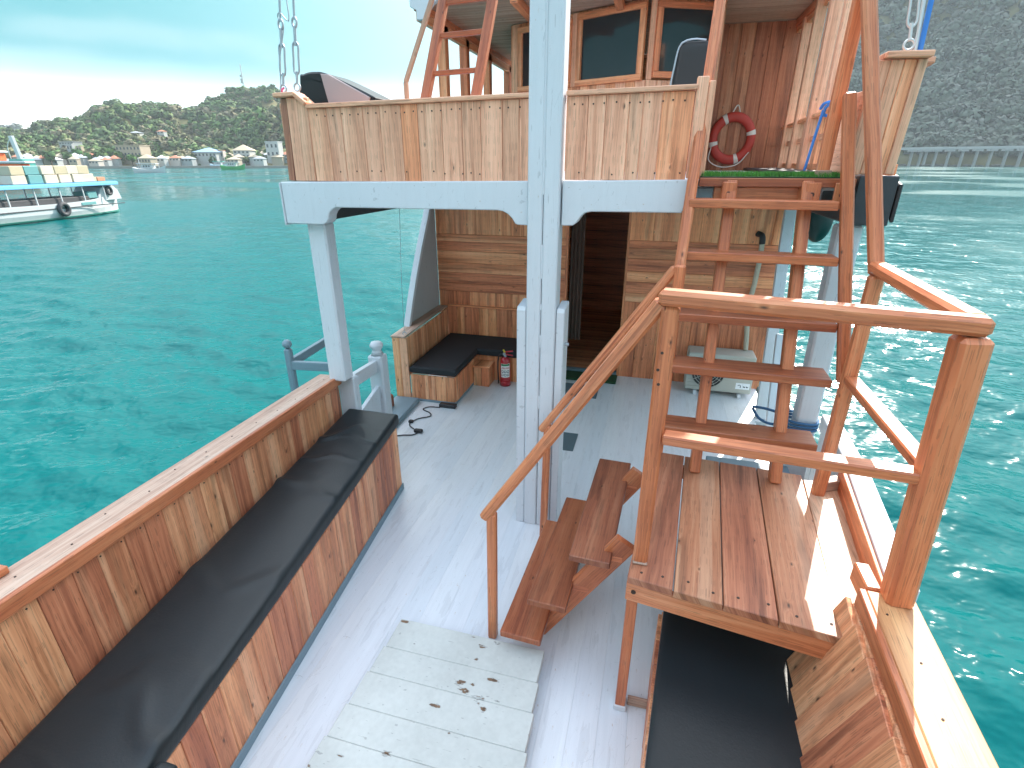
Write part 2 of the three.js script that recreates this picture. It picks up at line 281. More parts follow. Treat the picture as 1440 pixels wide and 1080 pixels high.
{
  const b = bulwark(1, 'plank lined bulwark with sunlit cap rail below the railed platform', -1.86, 1.0);
  // lower bulwark running aft beside the platform
  part(b, 'low_rail', timber(V(1.115, 0.955, -1.98), V(1.235, 0.955, -3.0), 0.11, 0.12, V(1, 0, 0), 0.006), WHITE);
  part(b, 'low_rail', timber(V(1.235, 0.955, -3.0), V(1.285, 0.93, -3.7), 0.10, 0.12, V(1, 0, 0), 0.006), WHITE);
  part(b, 'lining', timber(V(1.045, 0.93, -1.90), V(1.165, 0.93, -2.98), 0.13, 0.022, V(0, 1, 0), 0.003), woodMat(woodRed, 1.1, 1, .95, .5));
  part(b, 'side_panel', timber(V(1.19, 0.42, -1.95), V(1.27, 0.42, -3.7), 0.94, 0.03, V(0, 1, 0)), WHITE);
  part(b, 'side_panel', timber(V(1.27, 0.33, -3.7), V(1.36, 0.22, -4.9), 0.6, 0.03, V(0, 1, 0)), WHITE);
  part(b, 'bow_chock', block(0.93, 0.985, 0.985, 1.075, -2.02, -1.87, 0.006), STAIR[0]);
}
solo('bow_board', 'reddish board end on the cap rail by the long black cushion', 'board', timber(V(-2.40, 1.125, -1.04), V(-2.34, 1.17, 0.2), 0.14, 0.035, V(1, 0, 0)), STAIR[0]);

// ---------------------------------------------------------------- the long bench with its cushions
const xB = z => -1.905 + 0.1145 * (z + 3.4);
const seatY = z => 0.70 - 0.046 * (z + 3.47);
{
  const z0 = -3.43, z1 = 0.5, b = thing('storage_bench', 'long plank fronted storage bench under the black cushion with wrinkles', 'bench', V(-1.95, 0, -1.6));
  plankRow(b, V(xB(z0), 0, z0), V(xB(z1), 0, z1), () => 0.012, t => seatY(lerp(z0, z1, t)) - 0.10, 0.115, 0.022, V(1, 0, 0), BENCH);
  part(b, 'seat_board', timber(V((xB(z0) + xL(z0)) / 2, seatY(z0) - 0.105, z0), V((xB(z1) + xL(z1)) / 2, seatY(z1) - 0.105, z1), 0.46, 0.02, V(1, 0, 0)), BENCH[3]);
  for (let k = 0; k < 4; k++) part(b, 'end_plank', block(-2.37 + k * 0.112, -2.26 + k * 0.112, 0.012, 0.59, z0 - 0.03, z0 - 0.006), pick(BENCH));
  part(b, 'skirting', timber(V(xB(z0) + 0.016, 0.03, z0 - 0.01), V(xB(z1) + 0.016, 0.03, z1), 0.06, 0.012, V(0, 1, 0)), GREYBLUE);
  const wr = (a, n) => {                                                // creases across the seat, gathered at the front edge
    const t = a.z, w1 = Math.pow(Math.max(0, Math.sin(t * 9 + 2.6 * noise(a.x * 5, t * 2, 3) + 1.5)), 10), w2 = Math.pow(Math.max(0, Math.sin(t * 23 + 6 * noise(a.x * 6, t * 3, 7))), 7);
    return n.y > 0.9 ? 0.020 * w1 * noise(a.x * 5, t * 1.3, 5) * sstep(-1.9, 0.9, -t + 0.4) + 0.012 * w2 * noise(t * 2, a.x * 5, 9) * sstep(0.35, 0.7, noise(t * 1.5, a.x * 2, 19)) + 0.007 * (fbm(a.x * 4, t * 2.2, 11, 3) - 0.5) : 0.005 * (fbm(t * 9, a.y * 8, 13, 3) - 0.5);
  };
  const cush = (za, zb, dx, dy) => { const c = []; for (const z of [za, zb]) for (const dyy of [-0.095, 0]) for (const s of [0, 1]) c.push(V(s ? xB(z) + 0.02 + dx : -2.353 + 0.075 * (z + 3.46) + dx, seatY(z) + dyy + dy, z)); return c; };
  solo('bench_cushion', 'long black leatherette cushion with wrinkles on the plank bench', 'cushion', pad(cush(-3.48, 0.35, 0, 0), [0.46, 0.10, 3.83], 0.022, [28, 8, 320], wr), LEATHER);
  solo('bench_cushion', 'small black pad stepping out in front of the long wrinkled cushion', 'cushion', pad([0, 1, 2, 3, 4, 5, 6, 7].map(k => V((k & 1) ? -1.50 + ((k & 4) ? 0.1 : 0) : -1.585 + ((k & 4) ? 0.1 : 0), (k & 2) ? 0.565 : 0.47, (k & 4) ? 0.35 : -0.865)), [0.10, 0.095, 1.2], 0.02, [8, 6, 40]), LEATHER);
  part(b, 'step_board', timber(V(-1.55, 0.23, -0.85), V(-1.45, 0.23, 0.35), 0.46, 0.08, V(0, 1, 0)), BENCH[1]);
}
// ---------------------------------------------------------------- the short bench under the platform
{
  const b = thing('storage_bench', 'low bench with a smooth black cushion under the railed platform', 'bench', V(0.45, 0, -1.4));
  const f0 = V(0.225, 0, -2.2), f1 = V(0.06, 0, 0.2);
  plankRow(b, f0, f1, () => 0.005, () => 0.405, 0.15, 0.022, V(-1, 0, 0), BENCH);
  part(b, 'seat_board', timber(V(0.52, 0.402, -2.2), V(0.40, 0.402, 0.2), 0.58, 0.018, V(1, 0, 0)), BENCH[2]);
  const c = []; for (const [z, a, e] of [[-2.21, 0.235, 0.845], [0.2, 0.03, 0.60]]) for (const y of [0.412, 0.5]) for (const s of [0, 1]) c.push(V(s ? e : a, y, z));
  solo('bench_cushion', 'smooth black leatherette cushion partly under the wooden platform', 'cushion', pad(c, [0.6, 0.09, 2.4], 0.02, [24, 6, 90], (a, n) => n.y > 0.3 ? 0.006 * (fbm(a.x * 3, a.z * 3, 31, 3) - 0.5) : 0), LEATHER);
  part(b, 'back_board', timber(V(0.885, 0.23, -2.2), V(0.66, 0.23, 0.2), 0.44, 0.02, V(0, 1, 0)), BENCH[3]);
  // sloping planks between cushion and capping
  const p = thing('backrest_panel', 'sloping plank backrest rising from the smooth black cushion', 'panel', V(0.83, 0.5, -1.3));
  for (let k = 0; k < 12; k++) { const z = -1.985 + k * 0.152, zc = z + 0.07, lo = V(lerp(0.80, 0.58, (zc + 2.2) / 2.4), 0.45, zc), hi = V(xR(zc) - 0.042, capY(zc) - 0.055, zc + 0.09 + 0.01 * R()); part(p, 'plank', timber(lo, hi, 0.149, 0.022, V(0, 0, 1), 0.003), pick(BENCH)); }
}

// ---------------------------------------------------------------- mast of two halves, cheeks at its foot
{
  const m = thing('mast', 'tall white painted mast split by a long dark crack', 'mast', V(-0.678, 0, -3.34));
  part(m, 'mast_timber', block(-0.775, -0.6805, 0.0, 8.2, -3.40, -3.25, 0.008), WHITE);
  part(m, 'mast_timber', block(-0.6768, -0.58, 0.0, 8.2, -3.405, -3.252, 0.008), WHITE);
  part(m, 'core', block(-0.70, -0.66, 0.0, 8.1, -3.38, -3.275, 0.001), BLACK);
  part(m, 'seam_filler', block(-0.6835, -0.6735, 2.42, 8.1, -3.30, -3.2535, 0.001), WHITE);
  let y = 1.0; while (y < 2.3) { const l = 0.03 + 0.22 * R(); part(m, 'seam_filler', block(-0.6835, -0.6735, y, y + l, -3.30, -3.2545, 0.001), WHITE); y += l + 0.12 + 0.3 * R(); }
  const cheek = (a, b) => part(m, 'cheek', extrude([[-3.44, 0], [-3.262, 0], [-3.262, 1.70], [-3.275, 1.725], [-3.44, 1.74]].map(q => [-q[0], q[1]]), b - a, 0.006).rotateY(Math.PI / 2).translate(a, 0, 0), WHITE);
  cheek(-0.842, -0.779); cheek(-0.577, -0.522);
  part(m, 'bolt', new THREE.CylinderGeometry(0.012, 0.012, 0.03, 8).rotateZ(Math.PI / 2).translate(-0.512, 1.47, -3.33), STEEL);
}
// ---------------------------------------------------------------- white cross beam and posts below the upper deck
{
  const b = thing('cross_beam', 'white cross beam with curved brackets either side of the mast', 'beam', V(-1.2, 2.3, -3.36));
  const arc = (x0, y0, x1, y1, n = 7) => [...Array(n + 1)].map((_, i) => { const a = i / n * Math.PI / 2; return [lerp(x0, x1, 1 - Math.cos(a)), lerp(y0, y1, Math.sin(a))]; });
  const left = [[-2.53, 2.20], [-2.24, 2.20], [-2.21, 2.215], ...arc(-2.195, 2.235, -2.09, 2.32, 5), [-0.945, 2.325], ...arc(-0.945, 2.325, -0.87, 2.245).map(p => [p[0], p[1]]), [-0.782, 2.237], [-0.782, 2.495], [-2.53, 2.475]];
  left.splice(8, left.length - 8, ...[[-0.98, 2.322], [-0.945, 2.317], [-0.91, 2.30], [-0.885, 2.275], [-0.865, 2.245], [-0.85, 2.238], [-0.782, 2.236], [-0.782, 2.495], [-2.53, 2.475]]);
  const right = [[-0.573, 2.24], [-0.50, 2.243], [-0.478, 2.26], [-0.455, 2.295], [-0.43, 2.318], [-0.39, 2.326], [0.125, 2.33], [0.2, 2.51], [-0.573, 2.497]];
  for (const s of [left, right]) part(b, 'beam_arm', extrude(s, 0.11, 0.006).translate(0, 0, -3.41), WHITE);
  part(b, 'end_bracket', block(-2.545, -2.533, 2.19, 2.47, -3.42, -3.295), WHITE);
  const p1 = thing('deck_post', 'white square post standing on the cap rail beside the boarding gate', 'post', V(-2.35, 0.95, -3.44));
  part(p1, 'shaft', block(-2.425, -2.28, 0.98, 2.20, -3.50, -3.37, 0.012), WHITE); part(p1, 'foot', block(-2.43, -2.275, 0.55, 0.975, -3.56, -3.48, 0.01), WHITE);
  const p2 = thing('deck_post', 'white post wrapped with blue rope behind the ladder stair', 'post', V(1.0, 0.2, -3.42));
  part(p2, 'shaft', timber(V(1.06, 0.2, -3.42), V(1.03, 2.28, -3.42), 0.125, 0.12, V(1, 0, 0), 0.012), WHITE);
}
// ---------------------------------------------------------------- cabin front on the main deck
{
  const zW = -6.56, w = thing('cabin_wall', 'varnished plank cabin front with a dark doorway beside the mast', 'wall', V(-0.7, 0, zW));
  const seg = [[-2.78, -1.035], [-0.325, 1.40]];
  for (const [a, b] of seg) {
    plankRow(w, V(a, 0, zW), V(b, 0, zW), () => 0.0, () => 1.0, 0.22, 0.03, V(0, 0, 1), WALL, 0.003);
    plankRow(w, V(a, 0, zW), V(b, 0, zW), () => 1.745, () => 2.42, 0.26, 0.03, V(0, 0, 1), WALL, 0.003);
    let y = 1.002; for (const h of [0.11, 0.14, 0.13, 0.15, 0.12, 0.093]) { part(w, 'plank', block(a, b, y, y + h - 0.002, zW - 0.015, zW + 0.015 + 0.003 * R(), 0.003), pick(WALL.concat(BENCH.slice(0, 2)))); y += h; }
  }
  part(w, 'door_frame', block(-1.06, -1.032, 0, 2.42, zW - 0.05, zW + 0.035), WALL[1]); part(w, 'door_frame', block(-0.328, -0.30, 0, 2.42, zW - 0.05, zW + 0.028), LINING[0]);
  part(w, 'threshold', block(-1.03, -0.33, 0.003, 0.04, zW - 0.06, zW + 0.02), GREYBLUE);
  // the cabin behind the doorway
  const room = thing('cabin_interior', 'dark cabin interior behind the open doorway', 'room', V(-0.7, 0, -8));
  part(room, 'floor_board', block(-2.75, 1.38, -0.03, 0.002, -9.93, -6.62), LINING[0]); part(room, 'back_wall', block(-2.82, 1.45, -0.06, 2.47, -9.98, -9.91), LINING[1]);
  part(room, 'side_wall', block(-2.80, -2.76, 0, 2.38, -9.9, -6.62), LINING[2]); part(room, 'side_wall', block(1.39, 1.43, 0, 2.38, -9.9, -6.62), LINING[2]);
  // hanging curtain drawn to one side
  const pos = [], idx = []; for (let i = 0; i <= 30; i++) for (let j = 0; j <= 6; j++) { const t = i / 30; pos.push(-1.02 + 0.17 * t, 0.42 + (2.3 - 0.42) * j / 6, -6.66 + 0.022 * Math.sin(t * 22)); if (i < 30 && j < 6) { const a = i * 7 + j; idx.push(a, a + 7, a + 1, a + 7, a + 8, a + 1); } }
  const g = new THREE.BufferGeometry(); g.setAttribute('position', new THREE.Float32BufferAttribute(pos, 3)); g.setIndex(idx); g.computeVertexNormals();
  solo('door_curtain', 'brown curtain gathered at the edge of the dark doorway', 'curtain', g, std({ color: tint(.11, .065, .05), roughness: .9, side: THREE.DoubleSide }));
}
// the white curved wing boards each side of the cabin front
{
  const curve = [[-5.48, 0.72], [-5.62, 1.0], [-5.82, 1.35], [-6.02, 1.65], [-6.2, 1.9], [-6.34, 2.1], [-6.42, 2.3]];
  const l = thing('wing_panel', 'curved white side panel above the corner bench', 'panel', V(-2.76, 0.7, -6.1));
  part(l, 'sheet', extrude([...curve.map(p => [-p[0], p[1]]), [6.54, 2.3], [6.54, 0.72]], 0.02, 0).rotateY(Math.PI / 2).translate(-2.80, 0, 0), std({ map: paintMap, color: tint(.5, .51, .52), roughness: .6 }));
  for (let i = 0; i < curve.length - 1; i++) { const a = curve[i], b = curve[i + 1]; part(l, 'trim', timber(V(-2.775, a[1], a[0]), V(-2.775, b[1] + 0.01, b[0] - 0.006), 0.075, 0.055, V(1, 0, 0), 0.004), WHITE); }
  const c2 = [[-5.70, 0.0], [-5.86, 0.5], [-6.02, 1.0], [-6.2, 1.5], [-6.36, 2.0], [-6.42, 2.3]];
  const r = thing('wing_panel', 'leaning white side board beside the air conditioner', 'panel', V(1.36, 0, -6.1));
  for (let i = 0; i < c2.length - 1; i++) { const a = c2[i], b = c2[i + 1]; part(r, 'board', timber(V(1.31 + i * 0.008, a[1], a[0]), V(1.318 + i * 0.008, b[1] + 0.01, b[0]), 0.11, 0.07, V(1, 0, 0), 0.004), WHITE); }
  part(r, 'brace', timber(V(1.33, 0.0, -5.25), V(1.36, 0.95, -5.75), 0.10, 0.06, V(1, 0, 0)), WHITE);
}
// ---------------------------------------------------------------- corner bench with its cushion
{
  const b = thing('corner_bench', 'plank built corner bench against the cabin front', 'bench', V(-2.2, 0, -5.9));
  plankRow(b, V(-2.60, 0, -5.15), V(-2.06, 0, -5.15), () => 0.03, () => 0.335, 0.11, 0.022, V(0, 0, 1), BENCH);
  plankRow(b, V(-2.062, 0, -5.17), V(-2.062, 0, -5.98), () => 0.03, () => 0.335, 0.11, 0.022, V(1, 0, 0), WALL);
  plankRow(b, V(-2.05, 0, -6.0), V(-1.08, 0, -6.0), () => 0.0, () => 0.335, 0.13, 0.022, V(0, 0, 1), WALL);
  plankRow(b, V(-2.625, 0, -5.13), V(-2.66, 0, -6.48), () => 0.3, () => 0.765, 0.10, 0.022, V(1, 0, 0), BENCH);
  plankRow(b, V(-2.64, 0, -6.49), V(-1.08, 0, -6.49), () => 0.3, () => 0.80, 0.12, 0.022, V(0, 0, 1), WALL);
  part(b, 'ledge', timber(V(-2.715, 0.778, -5.12), V(-2.745, 0.79, -6.52), 0.17, 0.022, V(1, 0, 0)), GREYWOOD[0]); part(b, 'ledge', timber(V(-2.64, 0.812, -6.515), V(-1.07, 0.812, -6.515), 0.02, 0.055), WALL[0]);
  plankRow(b, V(-2.79, 0, -5.14), V(-2.61, 0, -5.14), () => 0.0, () => 0.765, [0.09, 0.092], 0.03, V(0, 0, 1), PALE.slice(2, 4).concat(BENCH[4]));
  part(b, 'seat_board', block(-2.6, -2.07, 0.337, 0.352, -6.47, -5.16), BENCH[1]); part(b, 'seat_board', block(-2.06, -1.08, 0.337, 0.352, -6.47, -6.0), BENCH[2]);
  part(b, 'skirting', block(-2.055, -2.043, 0.002, 0.03, -5.98, -5.14), GREYBLUE); part(b, 'skirting', block(-2.6, -2.045, 0.002, 0.03, -5.15, -5.135), GREYBLUE);
  const sh = [[-2.595, 5.12], [-2.03, 5.12], [-2.03, 5.90], [-1.08, 5.90], [-1.08, 6.46], [-2.62, 6.46]];
  const g = extrude(sh, 0.085, 0.018).rotateX(-Math.PI / 2).translate(0, 0.354, 0);
  solo('corner_cushion', 'black corner shaped cushion on the plank corner bench', 'cushion', g, FABRIC);
  const s = thing('step_box', 'small wooden step box beside the fire extinguisher', 'box', V(-1.95, 0, -5.87));
  part(s, 'front', block(-2.045, -1.945, 0.0, 0.245, -5.77, -5.75), BENCH[4]); part(s, 'front', block(-1.943, -1.84, 0.0, 0.245, -5.77, -5.75), WALL[1]); part(s, 'top', block(-2.05, -1.83, 0.247, 0.268, -5.98, -5.742), WALL[4]); part(s, 'side', block(-1.86, -1.84, 0, 0.245, -5.975, -5.772), WALL[0]);
}
// ---------------------------------------------------------------- fire extinguisher
{
  const x = -1.66, z = -5.87, e = thing('fire_extinguisher', 'red fire extinguisher standing beside the step box', 'extinguisher', V(x, 0, z)), RED = phys({ color: tint(.45, .012, .02), roughness: .3, clearcoat: .5 });
  const lathe = pts => new THREE.LatheGeometry(pts.map(p => new THREE.Vector2(...p)), 28).translate(x, 0, z);
  part(e, 'cylinder', lathe([[0, 0.075], [0.058, 0.075], [0.064, 0.085], [0.064, 0.31], [0.058, 0.345], [0.04, 0.368], [0.02, 0.378], [0.0, 0.38]]), RED);
  part(e, 'base_skirt', lathe([[0.0, 0.002], [0.066, 0.002], [0.067, 0.062], [0.060, 0.073], [0, 0.074]]), RED);
  const cv = document.createElement('canvas'); cv.width = 256; cv.height = 384; const c = cv.getContext('2d');
  c.fillStyle = '#e7e4df'; c.fillRect(0, 0, 256, 384); c.fillStyle = '#147a44'; c.fillRect(8, 8, 240, 52);
  c.strokeStyle = '#c2283a'; c.lineWidth = 16; for (let i = 0; i < 6; i++) { c.beginPath(); c.moveTo(30 + i * 36, 150); c.lineTo(54 + i * 36, 96); c.stroke(); }
  c.fillStyle = '#3b4148'; for (let r = 0; r < 2; r++) for (let i = 0; i < 3; i++) { c.fillRect(20 + i * 76, 186 + r * 96, 60, 68); c.fillStyle = '#e9e7e2'; c.beginPath(); c.arc(50 + i * 76, 218 + r * 96, 20, 0, 7); c.fill(); c.fillStyle = '#3b4148'; }
  const lt = new THREE.CanvasTexture(cv); lt.colorSpace = THREE.SRGBColorSpace;
  part(e, 'paper_label', new THREE.CylinderGeometry(0.0652, 0.0652, 0.18, 20, 1, true, -0.95 + 0.28, 1.9).translate(x, 0.215, z), std({ map: lt, roughness: .5 }));
  part(e, 'valve', merge([new THREE.CylinderGeometry(0.016, 0.018, 0.035, 12).translate(x, 0.39, z), new THREE.BoxGeometry(0.03, 0.03, 0.03).translate(x - 0.01, 0.415, z)]), STEEL);
  part(e, 'handle', merge([timber(V(x, 0.44, z), V(x + 0.10, 0.462, z), 0.02, 0.01), timber(V(x, 0.415, z), V(x + 0.10, 0.40, z), 0.02, 0.01)]), RED);
  part(e, 'safety_pin', new THREE.CylinderGeometry(0.011, 0.011, 0.04, 10).rotateZ(0.6).translate(x - 0.012, 0.455, z + 0.008), std({ color: tint(.65, .5, .06), roughness: .5 }));
  part(e, 'hose', tube([V(x - 0.02, 0.415, z), V(x - 0.07, 0.40, z), V(x - 0.092, 0.33, z), V(x - 0.094, 0.2, z + 0.01), V(x - 0.085, 0.07, z + 0.02), V(x - 0.085, 0.02, z + 0.02)], 0.0085), BLACK);
}
// ---------------------------------------------------------------- air conditioner and its taped pipe
{
  const a = thing('air_conditioner', 'beige outdoor air conditioner unit against the cabin front', 'air conditioner', V(0.88, 0, -6.33)), BE = std({ color: tint(.46, .45, .40), roughness: .5 });
  part(a, 'casing', block(0.515, 1.265, 0.055, 0.52, -6.49, -6.20, 0.012), BE);
  part(a, 'fan_opening', new THREE.CylinderGeometry(0.185, 0.185, 0.01, 36).rotateX(Math.PI / 2).translate(0.76, 0.29, -6.199), BLACK);
  const gr = []; for (let k = 1; k <= 6; k++) gr.push(new THREE.TorusGeometry(0.031 * k, 0.0035, 5, 40).translate(0.76, 0.29, -6.186)); for (let k = 0; k < 12; k++) { const q = k * Math.PI / 6; gr.push(timber(V(0.76, 0.29, -6.184), V(0.76 + 0.19 * Math.cos(q), 0.29 + 0.19 * Math.sin(q), -6.184), 0.006, 0.005, V(0, 0, 1), 0.001)); }
  part(a, 'fan_guard', merge(gr), BE);
  for (let k = 0; k < 9; k++) { const y = 0.10 + k * 0.045, d = Math.abs(y - 0.29), x1 = 0.76 - (d < 0.19 ? Math.sqrt(0.19 * 0.19 - d * d) : 0) - 0.01; if (x1 > 0.56) part(a, 'louvre', block(0.535, x1, y, y + 0.008, -6.20, -6.192, 0.002), BE); }
  const cv = document.createElement('canvas'); cv.width = 256; cv.height = 128; const c = cv.getContext('2d'); c.fillStyle = '#e8ebee'; c.fillRect(0, 0, 256, 128); c.strokeStyle = '#20303e'; c.lineWidth = 12; c.beginPath(); c.arc(66, 66, 24, 3.3, 7.2); c.stroke(); c.fillStyle = '#20303e'; c.fillRect(84, 66, 12, 36); c.fillStyle = '#9aa4ad'; c.fillRect(126, 8, 3, 112); c.fillStyle = '#20303e'; for (const q of [160, 212]) { c.beginPath(); c.arc(q, 70, 22, 0.2, 3.6); c.fill(); }
  const t = new THREE.CanvasTexture(cv); t.colorSpace = THREE.SRGBColorSpace;
  part(a, 'sticker', new THREE.PlaneGeometry(0.155, 0.078).translate(1.165, 0.155, -6.197), std({ map: t, roughness: .4 }));
  part(a, 'badge', new THREE.PlaneGeometry(0.07, 0.02).translate(1.10, 0.385, -6.197), std({ color: tint(.05, .4, .7), roughness: .4 }));
  for (const x of [0.62, 1.12]) part(a, 'foot', block(x, x + 0.04, 0.0, 0.052, -6.30, -6.17), WHITE);
  solo('taped_pipe', 'beige taped pipe running down the cabin front to the air conditioner', 'pipe', tube([V(1.10, 1.86, -6.54), V(1.13, 1.84, -6.48), V(1.145, 1.7, -6.47), V(1.14, 1.35, -6.47), V(1.12, 1.0, -6.48), V(1.15, 0.75, -6.46), V(1.17, 0.53, -6.45)], 0.028, 40, 9), std({ color: tint(.5, .44, .35), roughness: .8 }));
  solo('pipe_tape', 'black tape binding the top of the beige pipe', 'tape', tube([V(1.09, 1.865, -6.53), V(1.13, 1.848, -6.478), V(1.143, 1.76, -6.468)], 0.032, 12, 9), BLACK);
}
// ---------------------------------------------------------------- small things on the deck
solo('door_mat', 'grey mat on the deck before the dark doorway', 'mat', timber(V(-0.98, 0.008, -5.92), V(-0.50, 0.008, -5.92), 0.38, 0.012, V(0, 0, 1), 0.003), std({ color: tint(.10, .14, .16), roughness: .9 }));
solo('grass_mat', 'dark green grass mat at the foot of the doorway', 'mat', timber(V(-1.03, 0.02, -6.36), V(-0.31, 0.02, -6.36), 0.26, 0.03, V(0, 0, 1), 0.006), std({ color: tint(.02, .06, .022), roughness: 1 }));
{ const p = thing('deck_plate', 'grey hinged plate set in the deck behind the mast', 'plate', V(-0.68, 0, -4.62)); part(p, 'lid', timber(V(-0.79, 0.005, -4.62), V(-0.575, 0.005, -4.62), 0.36, 0.008, V(0, 0, 1), 0.002), std({ color: tint(.10, .15, .17), roughness: .45 })); part(p, 'latch', block(-0.775, -0.735, 0.009, 0.015, -4.73, -4.72, 0.002), STEEL); }
solo('side_step', 'grey painted sill at the boarding gate', 'sill', timber(V(-2.60, 0.03, -4.18), V(-2.64, 0.03, -5.10), 0.30, 0.06, V(1, 0, 0), 0.012), GREYBLUE);
{
  const c = thing('power_cord', 'black power cord with plugs lying by the corner bench', 'cord', V(-2.28, 0, -4.6));
  part(c, 'cable', tube([[-2.20, -5.02], [-2.33, -5.0], [-2.37, -4.93], [-2.26, -4.86], [-2.22, -4.79], [-2.33, -4.68], [-2.36, -4.55], [-2.27, -4.46], [-2.19, -4.42], [-2.22, -4.34], [-2.33, -4.30], [-2.40, -4.24], [-2.36, -4.14], [-2.28, -4.02]].map(p => V(p[0], 0.008, p[1])), 0.0065, 120, 6), BLACK);
  part(c, 'socket_block', block(-2.22, -2.02, 0.0, 0.045, -5.10, -5.03, 0.008), BLACK); part(c, 'plug', block(-2.24, -2.15, 0.0, 0.035, -4.44, -4.39, 0.008), BLACK); part(c, 'plug', block(-2.39, -2.34, 0.0, 0.03, -4.62, -4.58, 0.006), BLACK);
}
{
  const h = thing('hatch_cover', 'chipped off white hatch cover of boards lying on the deck', 'hatch', V(-0.8, 0, -1.3));
  let z = -2.07, k = 0; for (const w of [0.20, 0.165, 0.19, 0.17, 0.18, 0.19, 0.17, 0.18]) { const g = timber(V(-1.235 - 0.055 * k / 5, 0.075, z + w / 2), V(-0.368 + 0.012 * k, 0.075 , z + w / 2), w - 0.0012, 0.05, V(0, 0, 1), 0.0025); const p = g.attributes.position, uv = g.attributes.uv; for (let i = 0; i < p.count; i++) uv.setXY(i, p.getX(i) * 0.9 + 0.31, p.getZ(i) * 0.9 + p.getY(i)); part(h, 'board', g, HATCH); z += w; k++; }
  part(h, 'coaming', block(-1.21, -0.385, 0.002, 0.048, -2.04, -0.66), GREYBLUE);
}
// ---------------------------------------------------------------- boarding gate at the side
{
  const g = thing('boarding_gate', 'white boarding gate with carved newel beside the square post', 'gate', V(-2.5, 0, -4.0));
  part(g, 'newel', block(-2.55, -2.40, 0.05, 0.90, -4.30, -4.17, 0.015), WHITE);
  part(g, 'finial', new THREE.LatheGeometry([[0.001, 0.13], [0.05, 0.125], [0.066, 0.10], [0.064, 0.08], [0.045, 0.055], [0.045, 0.04], [0.062, 0.0], [0.001, 0]].map(p => new THREE.Vector2(...p)), 8).translate(-2.475, 0.90, -4.235), WHITE);
  part(g, 'rail', timber(V(-2.42, 0.86, -3.56), V(-2.475, 0.80, -4.17), 0.12, 0.05, V(0, 1, 0)), WHITE);
  part(g, 'board', extrude([[3.56, 0.05], [4.17, 0.05], [4.17, 0.60], [3.56, 0.42]], 0.04, 0.004).rotateY(Math.PI / 2).translate(-2.49, 0, 0), WHITE);
  const o = thing('side_ladder', 'grey painted ladder posts and rails outside the square post', 'ladder', V(-2.85, 0.2, -3.6));
  part(o, 'post', block(-2.985, -2.925, 0.2, 1.13, -3.63, -3.57, 0.012), GREYBLUE); part(o, 'finial', new THREE.SphereGeometry(0.04, 10, 8).translate(-2.955, 1.17, -3.6), GREYBLUE);
  part(o, 'rail', timber(V(-2.93, 0.98, -3.6), V(-2.50, 0.98, -3.66), 0.075, 0.04, V(0, 1, 0)), GREYBLUE); part(o, 'rail', timber(V(-2.95, 1.0, -3.63), V(-2.98, 1.02, -4.4), 0.075, 0.04, V(0, 1, 0)), GREYBLUE); part(o, 'post', block(-3.01, -2.95, 0.2, 1.13, -4.46, -4.40, 0.012), GREYBLUE);
  const c = thing('mooring_bitt', 'worn brown mooring bitt beside the boarding gate', 'bitt', V(-2.74, 0, -4.75));
  part(c, 'log', block(-2.80, -2.68, 0.0, 0.20, -4.86, -4.72, 0.02), TREAD[0]); part(c, 'horn', new THREE.CylinderGeometry(0.035, 0.04, 0.12, 9).translate(-2.77, 0.25, -4.80), TREAD[1]);
}

